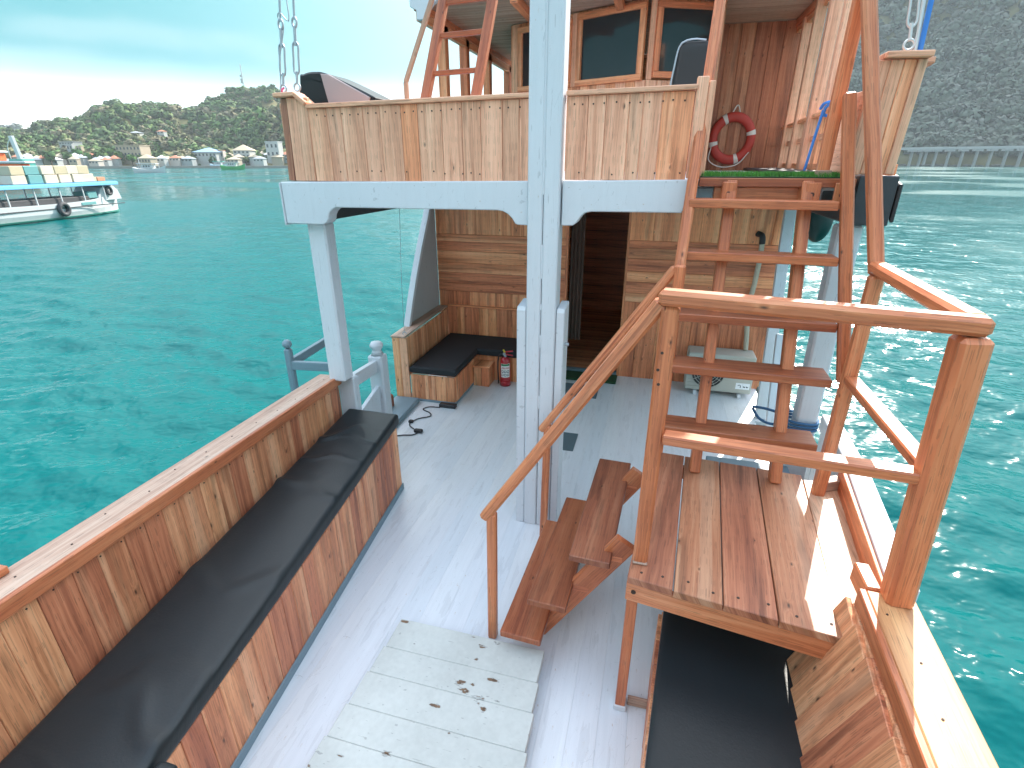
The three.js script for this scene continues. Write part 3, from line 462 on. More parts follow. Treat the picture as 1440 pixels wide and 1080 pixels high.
// ================================================================ wooden platform, steps and ladder stair
{
  const Y = 0.9, p = thing('railed_platform', 'reddish plank platform with posts and handrails beside the bulwark', 'platform', V(0.5, 0, -2.4));
  const front = t => V(lerp(0.028, 0.865, t), Y, lerp(-1.878, -1.758, t)), back = t => V(lerp(0.125, 1.035, t), Y, lerp(-3.045, -2.975, t));
  const cuts = [[0, 0], [0.235, 0.205], [0.475, 0.43], [0.725, 0.66], [1, 0.93]];
  for (let k = 0; k < 4; k++) {
    // tapered planks, thickness 38 mm
    const [a0, b0] = cuts[k], [a1, b1] = cuts[k + 1], e = 0.0035, q = [front(a0 + e), front(a1 - e), back(b1 - e), back(b0 + e)];
    q.slice(0, 2).forEach((v, i) => { v.z += 0.006 * (R() - 0.5); });
    const g = extrude(q.map(v => [v.x, -v.z]), 0.038, 0.003).rotateX(-Math.PI / 2).translate(0, Y - 0.038, 0);
    const pp = g.attributes.position, uv = g.attributes.uv, uo = R(), vo = R(); for (let i = 0; i < pp.count; i++) uv.setXY(i, (pp.getX(i) + 0.09 * (pp.getZ(i) + 2) + pp.getY(i) * 0.6) / 0.5 + uo, pp.getZ(i) / 2 + vo);
    part(p, 'plank', g, PLATFORM[k]);
  }
  { const q = [V(0.872, 0, -1.80), V(1.03, 0, -1.92), V(1.175, 0, -3.0), V(0.985, 0, -2.98)], g = extrude(q.map(v => [v.x, -v.z]), 0.03, 0.003).rotateX(-Math.PI / 2).translate(0, Y - 0.058, 0), pp = g.attributes.position, uv = g.attributes.uv; for (let i = 0; i < pp.count; i++) uv.setXY(i, pp.getX(i) / 0.5, pp.getZ(i) / 2); part(p, 'plank', g, woodMat(woodPale, .95, .9, .78, .5)); }
  { const q = [V(0.968, 0, -2.985), V(0.985, 0, -2.66), V(0.972, 0, -2.3), V(0.955, 0, -2.985)]; }
  nails(p, [0.06, 0.17, 0.3, 0.42, 0.54, 0.68, 0.8, 0.95].map((t, i) => front(t).add(V(0.01, 0.001, -0.05 - 0.012 * (i % 3)))), V(0, 1, 0), 0.006);
  part(p, 'apron', timber(V(0.03, Y - 0.092, -1.905), V(0.845, Y - 0.092, -1.785), 0.105, 0.03, V(0, 1, 0)), STAIR[0]);
  part(p, 'bolt', new THREE.CylinderGeometry(0.011, 0.011, 0.01, 10).rotateX(Math.PI / 2).translate(0.062, Y - 0.085, -1.886), NAIL);
  part(p, 'joist', timber(V(0.13, Y - 0.08, -2.98), V(1.0, Y - 0.08, -2.93), 0.08, 0.04), STAIR[1]);
  part(p, 'joist', timber(V(0.045, Y - 0.08, -1.93), V(0.135, Y - 0.08, -2.96), 0.08, 0.03), STAIR[1]);
  part(p, 'leg', timber(V(0.062, 0, -1.93), V(0.062, Y - 0.145, -1.925), 0.05, 0.05, V(1, 0, 0)), STAIR[1]); part(p, 'leg', timber(V(0.15, 0, -2.97), V(0.15, Y - 0.12, -2.97), 0.05, 0.05, V(1, 0, 0)), STAIR[1]);
  part(p, 'leg_shoe', block(0.03, 0.094, 0.0, 0.035, -1.962, -1.898), WHITE);
  part(p, 'foot_board', block(0.098, 0.21, 0.002, 0.06, -1.96, -1.94), GREYWOOD[1]);
  // posts
  const post = (a, b, w, m) => part(p, 'post', timber(a, b, w, w, V(1, 0, 0), w * 0.16), m);
  post(V(0.078, Y - 0.002, -2.005), V(0.078, 2.11, -1.995), 0.066, STAIR[0]);
  part(p, 'wedge', block(0.045, 0.112, Y + 0.001, Y + 0.014, -2.04, -1.965), GREYWOOD[1]);
  nails(p, [[0.066, 1.93], [0.058, 1.86], [0.066, 1.80]].map(q => V(q[0], q[1], -1.9635)), V(0, 0, 1), 0.006);
  post(V(0.148, Y - 0.1, -3.06), V(0.145, 2.08, -3.05), 0.06, STAIR[2]);
  post(V(1.03, Y - 0.1, -2.85), V(1.035, 2.10, -2.865), 0.062, STAIR[0]);
  post(V(1.02, 1.06, -1.835), V(0.967, 2.11, -1.845), 0.092, STAIR[2]);
  // rails
  const rail = (a, b, w = 0.062, h = 0.058, m = STAIR[0]) => part(p, 'handrail', timber(a, b, w, h, V(0, 1, 0), 0.014), m);
  rail(V(0.035, 2.142, -1.99), V(1.0, 2.145, -1.835), 0.058, 0.075); rail(V(0.972, 2.146, -1.865), V(1.04, 2.135, -2.91), 0.055, 0.075, STAIR[2]);
  const low = (a, b) => part(p, 'lower_rail', timber(a, b, 0.042, 0.07, V(0, 1, 0), 0.006), STAIR[1]);
  low(V(0.11, 1.565, -1.98), V(0.965, 1.605, -1.845)); low(V(1.00, 1.61, -1.885), V(1.035, 1.575, -2.83));
  solo('wooden_chock', 'weathered wood block lying beside the platform at the bulwark', 'block', timber(V(1.03, 0.90, -2.88), V(1.16, 0.90, -2.95), 0.07, 0.06), GREYWOOD[0]);
}
{
  const s = thing('deck_steps', 'reddish wooden steps with twin handrails up to the platform', 'steps', V(-0.3, 0, -2.6));
  const tread = (x0, x1, y, z0, z1, dx, m) => part(s, 'tread', timber(V((x0 + x1) / 2, y - 0.02, z0), V((x0 + x1) / 2 + dx, y - 0.02, z1), x1 - x0, 0.04, V(1, 0, 0), 0.004), m);
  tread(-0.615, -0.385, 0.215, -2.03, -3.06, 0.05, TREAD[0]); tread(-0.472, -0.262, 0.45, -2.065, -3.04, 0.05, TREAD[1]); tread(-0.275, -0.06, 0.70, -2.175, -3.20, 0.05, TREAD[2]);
  for (const [z, dx] of [[-2.28, 0], [-2.98, 0.045]]) {
    part(s, 'stringer', timber(V(-0.455 + dx, 0.03, z), V(0.012 + dx, 0.765, z), 0.12, 0.04, V(1, 0, 0), 0.003), STAIR[1]);
    for (const [x, y, l] of [[-0.26, 0.43, 0.16], [-0.06, 0.68, 0.1]]) part(s, 'cleat', timber(V(x + dx - 0.13, y - 0.022, z), V(x + dx + l * 0.6, y - 0.022, z), 0.04, 0.042), STAIR[2]);
  }
  const post = (a, b) => part(s, 'newel', timber(a, b, 0.05, 0.05, V(1, 0, 0), 0.008), STAIR[0]);
  post(V(-0.70, 0.0, -2.175), V(-0.69, 0.90, -2.165)); post(V(-0.60, 0.0, -3.15), V(-0.585, 0.95, -3.13));
  part(s, 'handrail', timber(V(-0.735, 0.86, -2.165), V(0.05, 2.125, -2.0), 0.055, 0.055, V(0, 0, 1), 0.014), STAIR[0]);
  part(s, 'handrail', timber(V(-0.635, 0.90, -3.13), V(0.125, 2.065, -3.06), 0.05, 0.05, V(0, 0, 1), 0.014), STAIR[0]);
}
{
  const l = thing('ladder_stair', 'steep wooden ladder stair from the platform to the upper deck', 'ladder', V(0.55, 0.9, -3.05));
  const zAt = y => -2.86 - (y - 0.9) / 1.57 * 0.46;
  for (const [xb, xt] of [[0.36, 0.375], [0.80, 0.755]]) {
    part(l, 'stringer', timber(V(xb, 0.901, zAt(0.9)), V(xt, 2.50, zAt(2.5) + 0.0), 0.058, 0.075, V(1, 0, 0), 0.006), STAIR[1]);
  }
  let k = 0; for (const [y, x0, x1, zf, d] of [[2.415, 0.155, 0.89, -3.165, 0.13], [2.146, 0.148, 0.925, -3.085, 0.14], [1.82, 0.11, 0.965, -2.99, 0.15], [1.54, 0.155, 0.978, -2.905, 0.19], [1.20, 0.118, 0.955, -2.808, 0.17]])
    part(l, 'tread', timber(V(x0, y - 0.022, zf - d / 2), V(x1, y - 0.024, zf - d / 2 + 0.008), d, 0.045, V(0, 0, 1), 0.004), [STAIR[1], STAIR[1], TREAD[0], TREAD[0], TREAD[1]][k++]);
  part(l, 'handrail', timber(V(0.14, 2.03, -3.045), V(0.225, 3.75, -3.80), 0.058, 0.055, V(1, 0, 0), 0.012), woodMat(woodRed, 1.0, .96, .96, .5));
  part(l, 'handrail', timber(V(1.045, 2.10, -2.90), V(0.78, 3.72, -3.42), 0.062, 0.055, V(1, 0, 0), 0.012), woodMat(woodRed, .95, .93, .95, .5));
  part(l, 'handrail', timber(V(1.028, 1.53, -2.905), V(0.866, 2.92, -3.33), 0.058, 0.05, V(1, 0, 0), 0.01), STAIR[1]);
}
{ // grey locker behind the platform
  const k = thing('deck_locker', 'grey painted locker behind the plank platform at the ladder foot', 'locker', V(0.75, 0, -3.28));
  part(k, 'body', block(0.50, 0.985, 0.002, 0.70, -3.36, -3.13, 0.006), GREYBLUE); part(k, 'lid', block(0.485, 1.0, 0.702, 0.735, -3.375, -3.115, 0.006), GREYBLUE); part(k, 'hasp', block(0.72, 0.76, 0.64, 0.70, -3.128, -3.12, 0.002), STEEL);
}
// ================================================================ upper deck
{
  const d = structure('upper_deck');
  for (let k = 0; k < 26; k++) part(d, 'deck_plank', block(-2.30 + k * 0.1265, -2.30 + k * 0.1265 + 0.125, 2.455, 2.50, -12, -3.425, 0.002), WHITE);  // unseen underside made white to bounce light onto the cabin front
  for (let k = 0; k < 12; k++) part(d, 'joist', block(-2.29, 0.97, 2.36, 2.453, -3.9 - k * 0.6, -3.83 - k * 0.6), WHITE);  // joists white for the same added bounce
  const f = thing('side_fascia', 'slate grey boxed edge of the upper deck behind the ladder stair', 'fascia', V(1.08, 2.3, -6)); const flare = (x0, x1, k, y0, y1) => extrude([[x0, 3.31], [x1, 3.31], [x1 + k, 4.42], [x1 + k, 12], [x0, 12]], y1 - y0, 0.006).rotateX(-Math.PI / 2).translate(0, y0, 0); part(f, 'box', flare(1.0, 1.18, 0.35, 2.285, 2.535), SLATE); part(f, 'rub_strip', timber(V(1.192, 2.40, -3.30), V(1.545, 2.40, -4.41), 0.19, 0.018), BLACK);
  const g = thing('side_fascia', 'slate grey boxed edge of the upper deck behind the white cross beam', 'fascia', V(-2.45, 2.3, -6)); part(g, 'box', extrude([[-2.31, 3.425], [-2.53, 3.425], [-2.79, 5.0], [-2.79, 12], [-2.31, 12]].reverse(), 0.26, 0.006).rotateX(-Math.PI / 2).translate(0, 2.21, 0), SLATE);
  const e = thing('deck_edge', 'brown edge boards of the upper deck over the ladder top', 'edge board', V(0.55, 2.4, -3.36));
  part(e, 'edge_plank', block(0.20, 0.985, 2.475, 2.52, -3.423, -3.30, 0.004), TREAD[0]); part(e, 'header', block(0.29, 0.80, 2.405, 2.472, -3.40, -3.345, 0.004), STAIR[0]);
  for (const x of [0.325, 0.745, 0.885]) part(e, 'hanger', block(x, x + 0.075, 2.37, 2.50, -3.335 + 0.037, -3.298 + 0.022, 0.004), STAIR[1]);
  part(e, 'grey_block', block(0.145, 0.285, 2.40, 2.465, -3.42, -3.36), GREYBLUE);
  nails(e, [[0.36, 2.44], [0.78, 2.44], [0.92, 2.44]].map(p => V(p[0], p[1], -3.2745)), V(0, 0, 1), 0.011);
}
// artificial grass strip at the top of the ladder
{
  const r = rng(31), N = 5200, blade = new THREE.BufferGeometry(); blade.setAttribute('position', new THREE.Float32BufferAttribute([-.0022, 0, 0, .0022, 0, 0, 0, .024, .004], 3)); blade.computeVertexNormals();
  const m = new THREE.InstancedMesh(blade, std({ color: 0xffffff, roughness: .9, side: THREE.DoubleSide }), N), M4 = new THREE.Matrix4(), q = new THREE.Quaternion(), c = new THREE.Color();
  for (let i = 0; i < N; i++) { q.setFromEuler(new THREE.Euler((r() - .5) * .9, r() * 6.28, (r() - .5) * .9)); const s = .7 + .6 * r(); M4.compose(V(lerp(-0.385, 0.355, r()), 0.002, lerp(-0.24, 0.045, r())), q, V(s, s, s)); m.setMatrixAt(i, M4); c.setRGB(.05 + .04 * r(), .17 + .1 * r(), .035); m.setColorAt(i, c); }
  const g = thing('grass_strip', 'bright green artificial grass strip along the upper deck edge', 'mat', V(0.595, 2.522, -3.36));
  part(g, 'backing', block(0.205, 0.955, 2.5215, 2.527, -3.61, -3.31, 0.001), std({ color: tint(.02, .06, .02), roughness: 1 }));
  m.name = 'grass_blades'; m.userData.kind = 'stuff'; m.position.set(0, 0.004, 0); g.add(m);
}
// front parapet of the upper deck
{
  const p = thing('plank_parapet', 'pale upright plank parapet above the white cross beam', 'parapet', V(-1.05, 2.48, -3.34));
  const top = t => lerp(2.918, 2.955, t);
  plankRow(p, V(-2.27, 0, -3.355), V(-0.792, 0, -3.355), t => 2.482, t => top(t * 0.61), [0.135, 0.105, 0.155, 0.12, 0.145, 0.11, 0.16, 0.13, 0.12], 0.03, V(0, 0, 1), PALE, 0.003);
  plankRow(p, V(-0.568, 0, -3.355), V(0.125, 0, -3.355), t => 2.502, t => top(0.72 + t * 0.28), [0.12, 0.1, 0.13, 0.075, 0.1], 0.03, V(0, 0, 1), PALE, 0.003);
  part(p, 'top_rail', timber(V(-2.27, 2.932, -3.36), V(-0.785, 2.955, -3.36), 0.085, 0.026, V(0, 0, 1)), PALE[3]); part(p, 'top_rail', timber(V(-0.572, 2.958, -3.36), V(0.135, 2.97, -3.36), 0.085, 0.026, V(0, 0, 1)), PALE[1]);
  part(p, 'end_post', block(0.128, 0.188, 2.515, 3.02, -3.40, -3.335), PALE[2]); part(p, 'end_post', block(0.19, 0.225, 2.515, 3.0, -3.415, -3.35), PALE[0]);
  const pts = []; for (let x = -2.22; x < 0.1; x += 0.062) if (x < -0.8 || x > -0.55) { pts.push(V(x + 0.02 * R(), top((x + 2.27) / 2.4) - 0.035 - 0.012 * R(), -3.337)); if (R() < 0.5) pts.push(V(x + 0.02 * R(), 2.53 + 0.02 * R(), -3.337)); }
  nails(p, pts, V(0, 0, 1), 0.0045);
  const w = thing('bulwark_end', 'raised pale plank end of the upper bulwark beside the black bolster', 'bulwark', V(-2.38, 2.48, -3.34));
  part(w, 'plank', timber(V(-2.315, 2.482, -3.35), V(-2.30, 2.985, -3.35), 0.082, 0.03, V(1, 0, 0)), PALE[1]); part(w, 'plank', timber(V(-2.395, 2.482, -3.355), V(-2.378, 2.985, -3.355), 0.078, 0.03, V(1, 0, 0)), PALE[4]); part(w, 'plank', timber(V(-2.478, 2.482, -3.38), V(-2.452, 2.985, -3.38), 0.075, 0.03, V(1, 0, 0.4)), woodMat(woodC, .8, .78, .8, .6));
  part(w, 'cap', timber(V(-2.49, 2.998, -3.36), V(-2.335, 3.003, -3.36), 0.11, 0.026, V(0, 0, 1)), PALE[0]); part(w, 'cap', timber(V(-2.337, 3.002, -3.36), V(-2.262, 2.945, -3.36), 0.11, 0.026, V(0, 0, 1)), PALE[3]);
  part(w, 'side_boards', block(-2.52, -2.49, 2.48, 2.96, -9.9, -3.4), PALE[1]);
}
// right hand end and side railing
const sideX = z => 1.16 + 0.05 * (-3.3 - z);
{
  const w = thing('bulwark_end', 'raised pale plank end of the upper bulwark over the slate grey box', 'bulwark', V(1.07, 2.54, -3.34));
  const xs = [[0.965, 0.07], [1.03, 0.06], [1.088, 0.055], [1.14, 0.045]]; xs.forEach(([x, wd], i) => part(w, 'plank', timber(V(x, 2.54, -3.35 - 0.004 * i), V(x + 0.02, 3.06, -3.35 - 0.004 * i), wd - 0.002, 0.03, V(1, 0, 0)), PALE[(i * 2 + 1) % 6]));
  part(w, 'cap', timber(V(0.985, 3.078, -3.36), V(1.185, 3.075, -3.36), 0.12, 0.028, V(0, 0, 1)), PALE[0]);
  part(w, 'inner_board', block(0.925, 0.95, 2.535, 2.93, -3.80, -3.36), PALE[4]);
  const r = thing('side_railing', 'wooden side railing of the upper deck under the open canopy posts', 'railing', V(1.2, 2.5, -5.5));
  const rr = (z0, z1, y0, y1, h, t) => part(r, 'rail', timber(V(sideX(z0) + 0.02, y0, z0), V(sideX(z1) + 0.02, y1, z1), h, t, V(0, 1, 0)), pick(PALE));
  rr(-3.40, -4.6, 3.06, 2.985, 0.03, 0.09); rr(-4.6, -7.8, 2.985, 2.985, 0.035, 0.09); rr(-3.45, -7.8, 2.80, 2.80, 0.05, 0.03);
  for (const z of [-3.9, -4.45, -4.95, -5.6, -6.3]) part(r, 'baluster', block(sideX(z) - 0.005, sideX(z) + 0.045, 2.54, 2.965, z - 0.05, z + 0.05), pick(PALE));
  rr(-3.45, -7.8, 2.56, 2.56, 0.06, 0.04);
  const o = thing('canopy_post', 'orange lit wooden post at the head of the ladder stair', 'post', V(0.84, 2.52, -3.385)); part(o, 'shaft', timber(V(0.835, 2.52, -3.40), V(0.848, 4.3, -3.40), 0.062, 0.05, V(1, 0, 0), 0.006), STAIR[2]); part(o, 'foot_cleat', block(0.79, 0.87, 2.521, 2.56, -3.372, -3.34), GREYWOOD[0]);
  const CP = [-5.3, -5.95, -6.7, -7.4]; CP.forEach((z, i) => solo('canopy_post', 'wooden canopy post along the side railing', 'post', block(sideX(z) - 0.05, sideX(z) + 0.045, i ? 2.52 : 2.99, 4.05, z - 0.045, z + 0.045), PALE[(i * 2 + 2) % 6], 'posts along the side railing'));
  [-6.75, -7.5, -8.5, -9.6].forEach((z, i) => solo('canopy_post', 'wooden canopy post on the side with the roof ladder', 'post', block(-2.70, -2.60, 2.5, 4.05, z - 0.06, z + 0.06), WALL[i % 5], 'posts on the roof ladder side'));
  solo('blue_rope', 'blue rope tied round the side railing of the upper deck', 'rope', merge([tube([V(1.18, 3.0, -5.25), V(1.16, 3.02, -5.0), V(1.24, 3.02, -4.9), V(1.30, 2.98, -5.0), V(1.2, 2.94, -5.15), V(1.17, 2.99, -5.05), V(1.22, 3.03, -4.8), V(1.26, 3.02, -4.6)], 0.012, 60, 6), tube([V(1.18, 2.98, -5.15), V(1.17, 2.8, -5.2), V(1.15, 2.52, -5.25)], 0.011, 14, 6)]), BLUEROPE);
}
// canopy roof over the upper deck
{
  const c = thing('canopy_roof', 'dark slatted canopy roof with white front edge', 'canopy', V(-0.65, 4.05, -8));
  for (let k = 0; k < 28; k++) { const z = -6.12 - k * 0.165; part(c, 'slat', block(-2.72, 1.42, 4.13, 4.15, z - 0.0805, z + 0.0805, 0.002), GREYWOOD[k % 2]); }
  part(c, 'roof_skin', block(-2.74, 1.48, 4.152, 4.18, -10.8, -6.0), WHITE);
  for (const x of [-2.64, -1.6, -0.6, 0.4, 1.36]) part(c, 'rafter', block(x - 0.04, x + 0.04, 4.052, 4.128, -10.7, -6.04), LINING[1]);
  part(c, 'front_edge', extrude([[-2.62, 3.955], [-2.52, 3.955], [-2.49, 4.02], [-2.44, 4.08], [-2.36, 4.125], [-2.22, 4.14], [1.2, 4.13], [1.36, 4.06], [1.40, 3.96], [1.5, 3.96], [1.5, 4.36], [-2.69, 4.36], [-2.69, 4.07], [-2.62, 4.04]], 0.06, 0.004).translate(0, 0, -6.03), WHITE);
  part(c, 'side_plate', block(-2.66, -2.60, 3.96, 4.05, -10.6, -6.05), LINING[0]); part(c, 'side_plate', block(1.34, 1.40, 3.99, 4.05, -10.6, -6.05), LINING[0]);
}
// wheelhouse with raked window fronts
{
  const A = V(-0.28, 0, -6.5), B = V(-1.94, 0, -7.27), C = V(0.45, 0, -6.84), C2 = V(0.45, 0, -7.86);
  const h = thing('wheelhouse', 'wheelhouse of vertical planks with framed dark windows under the canopy', 'wheelhouse', V(-0.6, 2.5, -7));
  const front = (P, Q, wins) => {
    const dir = Q.clone().sub(P), L = dir.length(); dir.normalize(); let out = V(-dir.z, 0, dir.x); if (out.z < 0) out.negate();
    const row = (a, b, y0, y1) => b - a > 0.04 && plankRow(h, P.clone().addScaledVector(dir, a), P.clone().addScaledVector(dir, b), () => y0, () => y1, 0.115, 0.03, out, PALE.concat(BENCH.slice(0, 3)));
    row(0, L, 2.5, 3.40); let s = 0;
    for (const [a, b, y0, y1] of wins) {
      row(s, a, 3.402, 4.12); row(a, b, y1 + 0.002, 4.12); if (y0 > 3.45) row(a, b, 3.402, y0 - 0.002);
      const at = (t, y, o = 0.02) => P.clone().addScaledVector(dir, t).addScaledVector(out, o).setY(y), f = 0.06;
      const w = part(h, 'window', merge([timber(at(a, y0 + f / 2), at(b, y0 + f / 2), f, 0.05, V(0, 1, 0)), timber(at(a, y1 - f / 2), at(b, y1 - f / 2), f, 0.05, V(0, 1, 0)), timber(at(a + f / 2, y0 + f), at(a + f / 2, y1 - f), f, 0.05, dir), timber(at(b - f / 2, y0 + f), at(b - f / 2, y1 - f), f, 0.05, dir)]), pick(WALL.slice(0, 2)));
      part(w, 'pane', timber(at((a + b) / 2, y0 + f, 0.005), at((a + b) / 2, y1 - f, 0.005), b - a - 2 * f + 0.01, 0.008, dir, 0.001), GLASS_DARK); s = b;
    }
    row(s, L, 3.402, 4.12);
  };
  front(A, B, [[0.04, 0.87, 3.40, 4.10], [0.95, 1.72, 3.40, 4.08]]);
  front(A, C, [[0.06, 0.74, 3.42, 4.10]]);
  const P2 = V(0.45, 0, -7.86), Q2 = V(1.42, 0, -7.86);
  plankRow(h, P2, Q2, () => 2.5, () => 4.12, 0.15, 0.03, V(0, 0, 1), PLATFORM); plankRow(h, C, C2, () => 2.5, () => 4.12, 0.2, 0.03, V(1, 0, 0), PLATFORM);
  plankRow(h, B, V(-2.3, 0, -8.6), () => 2.5, () => 4.12, 0.2, 0.03, V(-1, 0, 0), WALL); part(h, 'back_wall', block(-2.3, 1.4, 2.5, 4.12, -9.6, -9.55), LINING[0]);
}
{ // life ring on the plank wall
  const o = V(0.80, 2.875, -7.80), l = thing('life_ring', 'red life ring with white bands hung on the plank wall', 'life ring', V(0.8, 2.6, -7.8)), s = V(1, 1.1, 0.8);
  const arc = (a0, a1, r, m, n) => part(l, n, new THREE.TorusGeometry(0.225, r, 14, 40, a1 - a0).rotateZ(a0).scale(s.x, s.y, s.z).translate(o.x, o.y, o.z), m);
  arc(0, Math.PI * 2, 0.052, std({ color: tint(.50, .055, .04), roughness: .5 }), 'ring');
  const WB = std({ color: tint(.75, .74, .7), roughness: .6 }); for (const a of [0.15, 1.95, 3.3, 4.95]) arc(a, a + 0.2, 0.0545, WB, 'band');
  part(l, 'hanging_cord', tube([V(o.x - 0.05, o.y + 0.26, o.z), V(o.x + 0.02, o.y + 0.38, o.z - 0.03), V(o.x + 0.06, o.y + 0.27, o.z)], 0.008), WB); part(l, 'grab_line', tube([V(o.x - 0.24, o.y - 0.1, o.z + .04), V(o.x - 0.25, o.y - 0.25, o.z + .04), V(o.x - 0.1, o.y - 0.33, o.z + .04), V(o.x + 0.1, o.y - 0.3, o.z + .04), V(o.x + 0.22, o.y - 0.16, o.z + .04)], 0.007), WB);
}
// seat back, bolster, roof ladder, bent pole on the upper deck
{
  const c = []; for (const z of [-5.52, -5.44]) for (const y of [2.52, 3.55]) for (const s of [0, 1]) c.push(V((s ? 0.34 : -0.06) + (y > 3 ? (s ? -0.07 : 0.08) : 0), y, z));
  const t = thing('seat_back', 'black rounded seat back behind the parapet by the wheelhouse', 'seat', V(0.14, 2.52, -5.5)); part(t, 'pad', pad(c, [0.4, 1.0, 0.08], 0.038, [14, 24, 6]), BLACK); part(t, 'piping', tube([V(-0.045, 2.8, -5.44), V(0.0, 3.35, -5.44), V(0.04, 3.53, -5.44), V(0.13, 3.56, -5.44), V(0.24, 3.55, -5.44)], 0.008), STEEL);
  const b = thing('bolster', 'black bolster cushion with pink panel leaning on the parapet', 'cushion', V(-2.2, 2.9, -3.6));
  const sh = [[-2.46, 2.84], [-1.93, 2.84], [-1.935, 2.93], [-1.95, 2.985], [-1.975, 3.015], [-2.26, 3.145], [-2.36, 3.165], [-2.44, 3.155], [-2.475, 3.12]].map(p => [p[0] * 1.06 + 0.145, p[1]]);
  const smooth = new THREE.CatmullRomCurve3(sh.map(p => V(p[0], p[1], 0)), true, 'catmullrom', 0.5).getPoints(60).slice(0, -1).map(p => [p.x, p.y]);
  part(b, 'body', extrude(smooth, 0.3, 0.012).translate(0, 0, -3.90), LEATHER);
  part(b, 'panel', extrude([[-2.255, 2.86], [-2.02, 2.86], [-1.975, 3.00], [-2.255, 3.145], [-2.31, 3.15]].map(p => [p[0] * 1.06 + 0.145, p[1]]), 0.02, 0.004).translate(0, 0, -3.612), std({ color: tint(.42, .33, .325), roughness: .65 }));
  const l = thing('roof_ladder', 'reddish ladder leaning from the upper deck to the canopy roof', 'ladder', V(-1.5, 2.5, -4));
  const zz = y => -3.75 - (y - 3.0) * 0.35; for (const [xa, xb] of [[-1.68, -1.40], [-1.31, -1.075]]) part(l, 'rail', timber(V(xa, 2.5, zz(2.5)), V(xb, 4.6, zz(4.6)), 0.06, 0.05, V(1, 0, 0)), woodMat(woodRed, .62, .55, .55, .5));
  for (const y of [2.86, 3.15, 3.38, 3.58, 3.85]) { const k = (y - 2.5) / 2.1; part(l, 'rung', timber(V(-1.67 + 0.28 * k, y, zz(y)), V(-1.30 + 0.235 * k, y + 0.012, zz(y)), 0.03, 0.035), TREAD[0]); }
  solo('bent_pole', 'thin bent wooden pole rising behind the parapet by the roof ladder', 'pole', merge([timber(V(-1.64, 2.5, -3.5), V(-1.635, 3.07, -3.5), 0.028, 0.028, V(1, 0, 0), 0.006), timber(V(-1.637, 3.065, -3.5), V(-1.33, 3.75, -3.55), 0.028, 0.028, V(1, 0, 0), 0.006)]), woodMat(woodPale, .75, .68, .66, .5));
}
// rigging: turnbuckles and stays
function stay(label, p0, p1, kind, mat = STEEL) {
  const t = thing('rigging_stay', label, 'rigging', p0), d = p1.clone().sub(p0).normalize(), at = s => p0.clone().addScaledVector(d, s), sd = V(1, 0, 0).addScaledVector(d, -d.x).normalize();
  const L = p1.distanceTo(p0);
  if (kind === 'turnbuckle') {
    const q = new THREE.Quaternion().setFromUnitVectors(V(0, 1, 0), d);
    part(t, 'eye', new THREE.TorusGeometry(0.022, 0.006, 8, 20).applyQuaternion(q).translate(...at(0.03).toArray()), mat); part(t, 'screw', tube([at(0.05), at(0.09), at(0.12)], 0.008, 4, 8), mat);
    for (const s of [-1, 1]) part(t, 'frame_bar', tube([at(0.10), at(0.115).addScaledVector(sd, s * 0.016), at(0.2).addScaledVector(sd, s * 0.018), at(0.27).addScaledVector(sd, s * 0.016), at(0.285)], 0.006, 24, 6), mat);
    part(t, 'screw', tube([at(0.26), at(0.30), at(0.36)], 0.009, 6, 8), mat); part(t, 'shackle', new THREE.TorusGeometry(0.02, 0.007, 8, 18).scale(0.8, 1.3, 1).applyQuaternion(q).translate(...at(0.385).toArray()), mat);
    part(t, 'wire', tube([at(0.40), at(L / 2 + .2), at(L)], 0.007, 8, 7), mat);
  } else part(t, kind, tube([at(0), at(L / 2), at(L)], kind === 'rope' ? 0.012 : 0.009, 8, 8), mat);
  return t;
}
stay('steel stay with open turnbuckle beside the black bolster', V(-2.365, 3.02, -3.4), V(-2.05, 5.3, -3.36), 'turnbuckle');
{ const t = stay('steel stay with pink lashing on the raised bulwark end', V(-2.47, 3.015, -3.4), V(-2.13, 5.3, -3.36), 'turnbuckle'); part(t, 'lashing', tube([V(-2.478, 3.015, -3.4), V(-2.47, 3.035, -3.385), V(-2.462, 3.05, -3.4)], 0.007, 8, 6), std({ color: tint(.7, .12, .25), roughness: .7 })); part(t, 'tie_wire', tube([V(-2.49, 3.01, -3.4), V(-2.45, 3.22, -3.39), V(-2.40, 3.4, -3.4), V(-2.43, 3.43, -3.4), V(-2.41, 3.46, -3.39), V(-2.36, 3.41, -3.4), V(-2.35, 3.55, -3.4)], 0.004, 40, 5), STEEL); }
const BRIGHT = std({ color: tint(.62, .63, .64), metalness: .5, roughness: .35 });
stay('bright steel turnbuckle stay beside the blue line', V(1.095, 3.095, -3.38), V(0.83, 5.3, -3.36), 'turnbuckle', BRIGHT); stay('thin bright stay between the turnbuckle and the blue line', V(1.125, 3.095, -3.38), V(0.93, 5.3, -3.36), 'wire', BRIGHT);
stay('blue line made fast on the raised bulwark end', V(1.145, 3.10, -3.38), V(1.06, 5.3, -3.36), 'rope', BLUEROPE);
